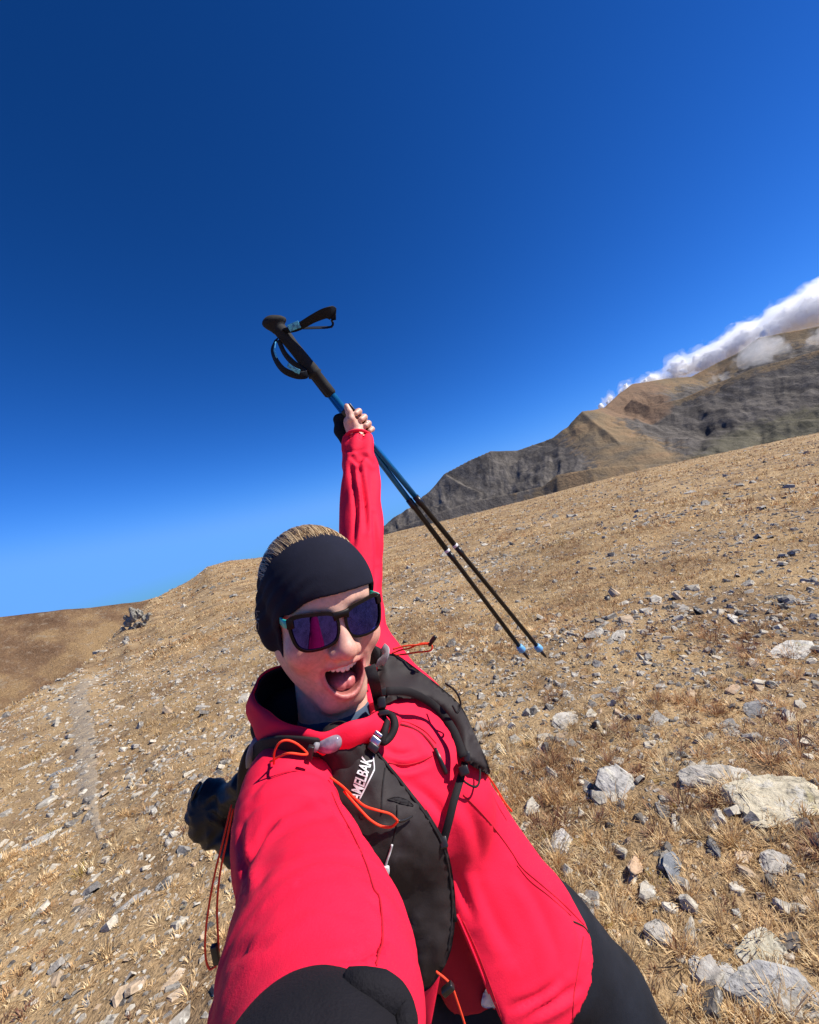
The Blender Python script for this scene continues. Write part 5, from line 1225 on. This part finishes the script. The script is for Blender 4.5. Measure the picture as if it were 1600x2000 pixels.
# pocket details: zip, pull cord, tear opening, print
def line(pix, off, r, m, name, parent, tree=TB, fb=.62, n=6):
    V, F = tube([on(x, y, off, tree, fb) for x, y in smooth_pts(pix, 6)], r, n, sm=1); return sub(name, V, F, m, parent)
line([(776, 1572), (776, 1600), (772, 1625), (766, 1650)], .001, .0010, M_VESTD, 'zip', pocket, PKB)
line([(766, 1650), (761, 1668), (756, 1682), (753, 1694)], .002, .0014, M_WHITE, 'pull_cord', pocket, PKB)
V, F = ribbon([on(754, 1692, .004, PKB), on(752, 1704, .005, PKB), on(748, 1720, .004, PKB)], (1, .2, 0), [.008, .011, .007], .003); sub('pull_tab', V, F, M_WHITE, pocket)
line([(752, 1500), (748, 1530), (746, 1560), (745, 1590)], .0, .0012, M_VESTD, 'seam', pocket, PKB)
line([(712, 1440), (746, 1482), (796, 1545), (842, 1608), (868, 1662), (881, 1735), (882, 1800), (874, 1856)], .0012, .0018, M_VESTD, 'binding', pocket, PKB)
V, F, _ = patch([(757, 1561), (775, 1556), (795, 1562), (808, 1574), (788, 1571), (770, 1565)], 4, .002, .0015, 8, tree=PKB, sm=4, relax=1); sub('vent_flap', V, F, M_VESTD, pocket)
# lettering, mapped onto the pocket
def lettering(txt, origin, right, up, size, m, parent, name, tree, off=.0012, bold=.018, aspect=1.0):
    cu = bpy.data.curves.new('t', 'FONT'); cu.body = txt; cu.size = 1.0; cu.offset = bold; cu.resolution_u = 3; cu.space_character = .95
    to = bpy.data.objects.new('t', cu); COL.objects.link(to); bpy.context.view_layer.update()
    me0 = to.evaluated_get(bpy.context.evaluated_depsgraph_get()).to_mesh(); bm = bmesh.new(); bm.from_mesh(me0)
    bmesh.ops.triangulate(bm, faces=bm.faces); bmesh.ops.subdivide_edges(bm, edges=[e for e in bm.edges if e.calc_length() > .25], cuts=1); bmesh.ops.triangulate(bm, faces=bm.faces)
    bm.verts.index_update(); U = np.array([v.co[:2] for v in bm.verts]); F = np.array([[v.index for v in f.verts] for f in bm.faces]); bm.free()
    bpy.data.objects.remove(to); bpy.data.curves.remove(cu)
    px = np.asarray(origin)[None] + U[:, :1] * size * aspect * np.asarray(right) + U[:, 1:] * size * np.asarray(up)
    V = np.array([on(x, y, off, tree) for x, y in px]); N = len(V); vb = V * 1.0008
    return sub(name, V, F, m, parent, False)
rt = nrm((728 - 697, 1463 - 1562)); upv = nrm((-.92, -.40))
lettering('AMELBAK', (702, 1566), rt, upv, 31, M_WHITE, pocket, 'lettering', PKB, aspect=.66)
line([(702, 1562), (716, 1534), (729, 1508), (731, 1500), (729, 1478)], .001, .0011, M_WHITE, 'underline', pocket, PKB)
# soft flask in the pocket
FL = thing('soft_flask', 'clear plastic soft flask poking out of the black vest pocket', 'flask', cp(645, 1460, .55))
def m_flask(n): n.bsdf(n.ramp(n.noise(60, 3, .6, n.objco()), [(.35, (.20, .18, .25)), (.65, (.48, .48, .56))]), .12, spec=.6, Transmission_Weight=.4)
M_FLASK = mat('clear_plastic', m_flask); fc = cp(640, 1452, .556)
V, F = nets(lambda p: smin(ell(p, fc, (.019, .012, .013)), cap(p, fc + np.array([.002, .002, .002]), fc + np.array([.012, .006, .004]), .0080, .0070), .006)  , fc - .045, fc + .045, .0022); pobj('flask_body', V, F, M_FLASK, FL)
V, F = lathe(fc + np.array([-.012, .0, .008]), nrm((-.8, .5, .3)), [(0, .007), (.005, .007), (.007, .0055), (.007, .002)], 16); pobj('cap', V, F, M_TRIM, FL)

# ---- collar of the jacket, its lining and the base layer
top = [(492, 1352, .640), (505, 1378, .605), (532, 1398, .580), (575, 1418, .560), (612, 1428, .552), (648, 1427, .552), (690, 1408, .562), (728, 1396, .59), (752, 1378, .65), (742, 1335, .71), (690, 1300, .74), (620, 1288, .74), (548, 1299, .715), (505, 1322, .68)]
bot = [(497, 1432, .650), (515, 1462, .615), (545, 1478, .59), (585, 1486, .575), (622, 1486, .57), (662, 1478, .57), (708, 1462, .58), (752, 1440, .61), (790, 1412, .67), (770, 1375, .74), (700, 1350, .78), (620, 1345, .78), (545, 1352, .75), (503, 1385, .70)]
def ring_curve(L, n=72):
    A = np.array([cp(*q_) for q_ in L]); A = smooth_pts(np.vstack([A, A[:1]]), 8)[:-1]; return A
RT, RB = ring_curve(top), ring_curve(bot); cen = (RT.mean(0) + RB.mean(0)) / 2; nR = len(RT)
rows = []
for k in np.linspace(0, 1, 7):
    R_ = RT * (1 - k) + RB * k; outw = R_ - R_.mean(0); outw /= np.linalg.norm(outw, axis=1)[:, None]
    rows.append(R_ + outw * (.010 * math.sin(k * math.pi) + .0022 * np.sin(np.arange(nR) / nR * 2 * np.pi * 7 + k * 5))[:, None])
def shell(rows, th):
    n_ = len(rows); k = len(rows[0]); outer = np.array(rows)
    inw = outer.mean((0, 1))[None, None] - outer; inw /= np.linalg.norm(inw, axis=2)[..., None]; inner = outer + inw * th
    V = np.concatenate([outer.reshape(-1, 3), inner.reshape(-1, 3)]); idx = np.arange(n_ * k).reshape(n_, k); nx = np.roll(idx, -1, 1); o = n_ * k
    F = [np.stack([idx[:-1], idx[1:], nx[1:], nx[:-1]], -1).reshape(-1, 4), np.stack([idx[:-1], nx[:-1], nx[1:], idx[1:]], -1).reshape(-1, 4) + o,
         np.stack([idx[0], nx[0], nx[0] + o, idx[0] + o], 1), np.stack([nx[-1], idx[-1], idx[-1] + o, nx[-1] + o], 1)]
    return V, np.concatenate(F)
V, F = shell(rows, .0035); col_o = sub('collar', V, F, M_RED, jacket)
rows2 = []
for k, R_ in enumerate(rows):
    inw = cen - R_; inw /= np.linalg.norm(inw, axis=1)[:, None]; rows2.append(R_ + inw * (.0038 + .010 * (k / 6)))
V, F = shell(rows2[:1] + rows2[1:], .003); V = V - np.array([0, .0015, 0]); sub('collar_lining', V, F, M_BLACK, jacket)
nb0, nb1 = NECK_T * .42 + NECK_B * .58, NECK_B + (NECK_B - NECK_T) * .15
V, F = nets(lambda p: smax(cap(p, nb0, nb1, .060, .072), -cap(p, nb0 + (nb0 - nb1) * .4, nb1, .055, .066), .002) if False else smax(cap(p, nb0, nb1, .0565, .072), ((p - nb0) @ nrm(nb0 - nb1)), .004) + .002 * wob(p, 30), nb0 - .16, nb0 + .16, .004); pobj('base_layer', V, F, M_BLUEBASE, person)

V, F = nets(lambda p: ell(p, cp(598, 1412, .705), (.090, .060, .062)) + .004 * wob(p, 22), cp(598, 1412, .705) - .12, cp(598, 1412, .705) + .12, .0050); sub('hood_lining', V, F, M_BLACK, jacket)
an_ = np.linspace(0, 2 * np.pi, 25); e_u = nrm(np.cross(SLEEVE_L_AX, [0, 0, 1.0])); e_w = np.cross(SLEEVE_L_AX, e_u)
V, F = tube([ARM_L[-1] - SLEEVE_L_AX * .006 + .0318 * (math.cos(a) * e_u + math.sin(a) * e_w) for a in an_], .0042, 8, sm=1); sub('cuff_hem', V, F, M_RED, jacket)
# ---- jacket details: seams, zips, tissue
def jline(pix, r, m, name, off=.0006, tree=JB, fb=.66): V, F = tube([on(x, y, off, tree, fb) for x, y in smooth_pts(pix, 6)], r, 6, sm=1); return sub(name, V, F, m, jacket)
M_SEAM = mat('seam_thread', lambda n: m_fabric(n, (.45, .010, .026), .1))
M_ZIP = mat('red_zip_coil', lambda n: m_fabric(n, (.24, .010, .02), .2, 3000))
jline([(648, 1548), (662, 1580), (680, 1612), (700, 1652), (716, 1690), (730, 1735), (741, 1752), (746, 1790), (747, 1840), (738, 1868)], .0007, M_SEAM, 'sleeve_seam')
jline([(738, 1868), (742, 1850), (735, 1885)], .0006, M_SEAM, 'sleeve_seam')
jline([(905, 1552), (940, 1588), (975, 1630), (1000, 1665), (1020, 1695), (1060, 1730), (1105, 1770), (1140, 1806)], .0011, M_SEAM, 'pocket_seam')
jline([(1010, 1690), (1035, 1720), (1070, 1748), (1115, 1788)], .0009, M_SEAM, 'pocket_seam')
jline([(772, 1412), (800, 1420), (825, 1434), (846, 1458), (858, 1482)], .0020, M_ZIP, 'chest_zip', .0005)
jline([(770, 1406), (800, 1412), (830, 1428), (852, 1452)], .0008, M_SEAM, 'zip_welt', .0005)
jline([(760, 1490), (790, 1494), (820, 1488), (845, 1476)], .0009, M_SEAM, 'chest_seam')
V, F = ribbon([on(850, 1462, .006, JB), on(857, 1478, .007, JB), on(864, 1494, .006, JB), on(872, 1512, .004, JB)], (1, .4, 0), [.005, .006, .007, .006], .003); sub('zip_pull', V, F, M_PLASTIC, jacket)
jline([(905, 1800), (928, 1850), (948, 1900), (968, 1955), (985, 2005)], .0011, M_SEAM, 'front_zip_seam', .0)
jline([(893, 1788), (915, 1838), (936, 1890), (956, 1942), (975, 1995)], .0018, M_RED, 'front_edge', .002)
jline([(1120, 1800), (1140, 1810), (1149, 1822)], .0016, M_PLASTIC, 'pocket_pull', .001)
jline([(1140, 1830), (1132, 1880), (1122, 1940), (1118, 1998)], .0008, M_SEAM, 'hem_seam')
V, F, _ = patch([(944, 1940), (952, 1930), (962, 1948), (970, 1968), (950, 1970), (940, 1962)], 5, .004, .006, 12, tree=JB, wr=.003, fb=.6, relax=1); tis = pobj('white_tissue', V, F, M_WHITE, person)

# ---- trekking poles
M_FOAM = mat('black_foam', lambda n: n.bsdf(n.ramp(n.noise(300, 4, .7, n.objco()), [(.35, (.005, .0045, .0045)), (.65, (.013, .011, .010))]), .85, normal=n.bump(n.noise(900, 3, .6, n.objco()), .5, .001)))
M_BLUE = mat('blue_anodised', lambda n: n.bsdf(n.ramp(n.noise(20, 2, .5, n.objco()), [(.3, (.006, .12, .32)), (.7, (.012, .19, .45))]), .3, .4))
M_CARB = mat('black_shaft', lambda n: n.bsdf(n.ramp(n.noise(60, 3, .5, n.objco()), [(.3, (.010, .009, .009)), (.7, (.02, .018, .018))]), .34, .3))
M_SKYB = mat('light_blue_plastic', lambda n: n.bsdf(n.ramp(n.noise(90, 2, .5, n.objco()), [(.3, (.10, .34, .62)), (.7, (.17, .45, .75))]), .4))
M_STRAP = mat('black_webbing_strap', lambda n: m_fabric(n, (.007, .009, .015), .2, 1800, .65, 0, .0006))
M_CYAN = mat('cyan_print', lambda n: n.bsdf(n.ramp(n.noise(150, 3, .5, n.objco()), [(.45, (.10, .52, .78)), (.62, (.03, .20, .42))]), .45))
def pole(hand, tip, label, gl, strap_pts, strap_w, wdirs, cyan, lock_ts):
    ax = nrm(tip - hand); Lt = np.linalg.norm(tip - hand)
    T_ = thing('trekking_pole', label, 'trekking pole', hand, 'trekking poles held in the raised hand')
    u = nrm(np.cross(ax, [0, 0, 1.0]))
    V, F = lathe(hand, ax, [(-gl, .010), (-gl + .008, .0160), (-gl + .02, .0168), (-gl + .06, .0158), (-gl + .12, .0162), (-gl + .135, .0172), (-gl + .145, .0165), (-gl + .150, .0185), (-gl + .154, .0140), (-gl + .19, .0138), (-gl + .212, .0132), (-gl + .216, .010)], 20); g = pobj('grip', V, F, M_FOAM, T_)
    hd_ = hand - ax * (gl + .008); kx = nrm(-ax * .8 + np.array([.12, .60, .1]))
    V, F = nets(lambda p: smin(ell((p - hd_ - kx * .004) @ np.stack([kx, nrm(np.cross(kx, [0, 0, 1.0])), nrm(np.cross(kx, np.cross(kx, [0, 0, 1.0])))], 1), (0, 0, 0), (.012, .029, .021)), cap(p, hd_ + np.array([-.006, -.002, 0]), hand - ax * (gl - .02), .017, .015), .012), hd_ - .06, hd_ + .06, .0028); sub('grip_head', V, F, M_FOAM, g)
    V, F = lathe(hand, ax, [(-gl + .210, .0086), (.27, .0076)], 14); pobj('upper_shaft', V, F, M_BLUE, T_)
    V, F = lathe(hand, ax, [(.262, .0092), (.29, .0092), (.292, .0074), (.46, .0074)], 14); pobj('middle_shaft', V, F, M_CARB, T_)
    V, F = lathe(hand, ax, [(.45, .0080), (.475, .0080), (.478, .0066), (Lt - .045, .0062)], 14); lw = pobj('lower_shaft', V, F, M_CARB, T_)
    V, F = lathe(hand, ax, [(.440, .0084), (.446, .0086), (.448, .0084)], 14); sub('white_mark', V, F, M_WHITE, lw)
    V, F = lathe(hand, ax, [(Lt - .052, .0085), (Lt - .046, .0105), (Lt - .034, .0118), (Lt - .030, .0080)], 16); pobj('basket', V, F, M_SKYB, T_)
    V, F = lathe(hand, ax, [(Lt - .034, .0058), (Lt - .012, .0046), (Lt, .0022)], 10); pobj('tip', V, F, M_PLASTIC, T_)
    for t in lock_ts:
        V, F = lathe(hand, ax, [(t - .018, .0118), (t - .015, .0128), (t + .015, .0128), (t + .018, .0115)], 16); lk = pobj('lock_collar', V, F, M_PLASTIC, T_)
        V, F = rbox(hand + ax * (t - .004) + u * .0165 * (1 if u[0] > 0 else -1) + np.array([0, 0, .004]), np.stack([ax, u, np.cross(ax, u)]), (.017, .0052, .0072), .4); sub('lock_lever', V, F, M_PLASTIC, lk)
    V, F = ribbon(strap_pts, wdirs, strap_w, .0022, 6); st_ = pobj('wrist_strap', V, F, M_STRAP, T_)
    for (cpts, cw, cwd) in cyan:
        V, F = ribbon(cpts, cwd, cw, .0012, 5); sub('strap_print', V, F, M_CYAN, st_)
    return T_
dA = 1.05
pole(cp(691, 822, 1.115), cp(1067, 1284, 1.27), 'right hand one of the two blue and black poles, longer reaching tip', .302,
     [cp(556, 646, dA), cp(580, 640, dA - .01), cp(612, 622, dA - .02), cp(638, 611, dA - .02), cp(650, 613, dA), cp(650, 628, dA + .02), cp(646, 638, dA + .02), cp(615, 640, dA + .01), cp(580, 641, dA), cp(552, 643, dA)],
     [.014, .018, .022, .030, .034, .034, .030, .022, .018, .014], np.array([[.1, .5, .85], [.1, .6, .8], [.1, .6, .8], [.1, .5, .85], [.0, .3, .95], [.2, -.2, .95], [.1, -.5, .85], [.1, -.6, .8], [.1, -.6, .8], [.1, -.5, .8]]),
     [([cp(564, 642, dA - .013), cp(574, 637, dA - .018), cp(585, 633, dA - .022)], .0165, (.1, .75, .6))], (-.020,))
pole(cp(684, 824, 1.125), cp(1033, 1287, 1.24), 'left hand one of the two poles, nearer the hiker at its tip', .302,
     [cp(540, 662, 1.06), cp(533, 682, 1.05), cp(540, 705, 1.045), cp(556, 724, 1.045), cp(580, 733, 1.05), cp(600, 731, 1.07), cp(590, 722, 1.08), cp(572, 708, 1.08), cp(556, 690, 1.08), cp(544, 664, 1.07)],
     .020, np.array([[.7, .1, .7], [.7, .0, .7], [.6, .3, .7], [.5, .5, .7], [.1, .7, .7], [.0, .7, .7], [.4, .5, .7], [.5, .4, .7], [.6, .2, .7], [.6, .1, .7]]),
     [([cp(562, 712, 1.032), cp(574, 721, 1.032), cp(586, 727, 1.036)], .013, (.3, .65, .7)), ([cp(538, 668, 1.045), cp(536, 684, 1.038), cp(541, 699, 1.034)], .006, (.7, .0, .7))], (.062,))
# black mitten cuff strapped round the wrist on the far side of the hand
V, F = nets(lambda p: smin(chain(p, [cp(664, 822, 1.13), cp(668, 840, 1.13), cp(678, 862, 1.12)], [.014, .020, .017], .01), cap(p, cp(660, 818, 1.13), cp(672, 812, 1.12), .012, .010), .012) + .002 * wob(p, 40), cp(668, 840, 1.13) - .07, cp(668, 840, 1.13) + .07, .0035); pobj('wrist_gaiter', V, F, M_CUFF, person)
V, F = tube([on(676, 1912, .002, JB, .23), on(705, 1926, .003, JB, .22), on(738, 1940, .003, JB, .22), on(768, 1958, .003, JB, .21), on(788, 1985, .002, JB, .21), on(794, 2015, .001, JB, .20)], [.004, .0065, .008, .0075, .0065, .005], 10)
V = V + .0012 * wob(V, 45)[:, None]; sub('cuff_fold', V, F, M_CUFF, cuff_o)
# ring on a finger
V, F = tube([hp(.012, .026 * math.cos(a) * .35 + .020, .010 + .0105 * math.sin(a)) for a in np.linspace(0, 6.28, 12)], .0010, 6, sm=1); pobj('finger_ring', V, F, M_STEEL, person)
# headband lettering on its left side
BB = BVHTree.FromPolygons([Vector(v) for v in pv_band], [list(map(int, f)) for f in pf_band])
M_BANDPRINT = mat('grey_band_print', lambda n: n.bsdf((.045, .05, .075), .5))
lettering('OM', (505, 1236), nrm((.06, -1)), nrm((-1, -.06)), 13, M_BANDPRINT, band_o, 'lettering', BB, .0012, -.01, 2.2)
# ================================================================== CLOUDS (volumes of even density inside billowing hulls)
def m_cloud(n, dens):
    v = n.add('ShaderNodeVolumePrincipled'); v.inputs['Color'].default_value = (.985, .985, .99, 1); v.inputs['Density'].default_value = dens; v.inputs['Anisotropy'].default_value = .35
    n.link(v.outputs[0], n.out.inputs['Volume'])
def m_core(n):
    p = n.pos(); n.bsdf(n.ramp(n.noise(.01, 5, .6, p), [(.3, (.80, .80, .81)), (.7, (.90, .90, .90))]), 1.0, spec=0, normal=n.bump(n.noise(.02, 6, .65, p), .25, 12), Subsurface_Weight=.5, Subsurface_Radius=(1.0, 1.0, 1.0), Subsurface_Scale=60.0)
def puff_hull(C, R_, seed, amp, grow, h_):
    s0 = R_.mean()
    def f(p):
        d = np.full(len(p), 1e9)
        for c, r in zip(C, R_): d = smin(d, np.linalg.norm((p - c) * np.array([1, 1, 1.1]), axis=1) - r, r * .25)
        q_ = p / s0
        b = np.abs(noise3(*(q_ * 1.3 + seed).T) - .5) * 2 + .55 * np.abs(noise3(*(q_ * 2.9 + seed).T) - .5) * 2 + .3 * np.abs(noise3(*(q_ * 6.5 + seed).T) - .5) * 2
        return d + s0 * amp * (.62 - b) - grow * s0
    return nets(f, C.min(0) - R_.max() * 1.9, C.max(0) + R_.max() * 1.9, h_, 10)
def cloud(name, label, puffs, dens, seed, amp=.6, core=True):
    C = np.array([CAM + (P(px, py, 1.0) - CAM) * (D / np.linalg.norm((P(px, py, 1.0) - CAM)[:2])) for px, py, D, r in puffs]); R_ = np.array([r / F_PX * D for px, py, D, r in puffs])
    V, F = puff_hull(C, R_, seed, amp, .12 if core else 0, R_.mean() / 6); o = obj(name, mesh_np(name, V, F, True), mat(name + '_vapour', lambda n: m_cloud(n, dens)))
    tag(o, label, 'cloud', kind='stuff')
    V, F = puff_hull(C, R_, seed + 3, amp * 1.5, .30, R_.mean() / 5); obj('cloud_fringe', mesh_np('cloud_fringe', V, F, True), mat('thin_vapour', lambda n: m_cloud(n, dens * .22)), o)
    if core:
        V, F = puff_hull(C, R_ * .62, seed, amp, 0, R_.mean() / 8); obj('cloud_core', mesh_np('cloud_core', V, F, True), mat('cloud_white', m_core), o)
    return o
rc = random.Random(3); pf = []
for (x0, y0, x1, y1, r0, r1) in ((1180, 790, 1240, 756, 7, 13), (1240, 756, 1330, 722, 14, 20), (1330, 722, 1420, 682, 20, 26), (1420, 680, 1500, 648, 26, 32), (1500, 648, 1600, 606, 32, 40), (1600, 606, 1760, 550, 40, 50)):
    for k in range(8):
        t = k / 8; r = r0 + (r1 - r0) * t
        pf.append((x0 + (x1 - x0) * t + rc.uniform(-8, 8), y0 + (y1 - y0) * t + rc.uniform(-6, 12), 4100 + rc.uniform(-150, 150), r * rc.uniform(.45, 1.0)))
cloud('cloud_bank', 'white cloud bank rising behind the mountain ridge', pf, .008, 5, .7)
cloud('cloud_wisp', 'thin cloud wisps drifting across the upper ridge', [(1462, 694, 2950, 15), (1484, 682, 2950, 19), (1508, 676, 2950, 15), (1528, 680, 2950, 9), (1450, 708, 2950, 9), (1492, 702, 2950, 12), (1590, 664, 2950, 9), (1612, 656, 2950, 13), (1395, 742, 2900, 6), (1415, 736, 2900, 7)], .0055, 11, .8, False)
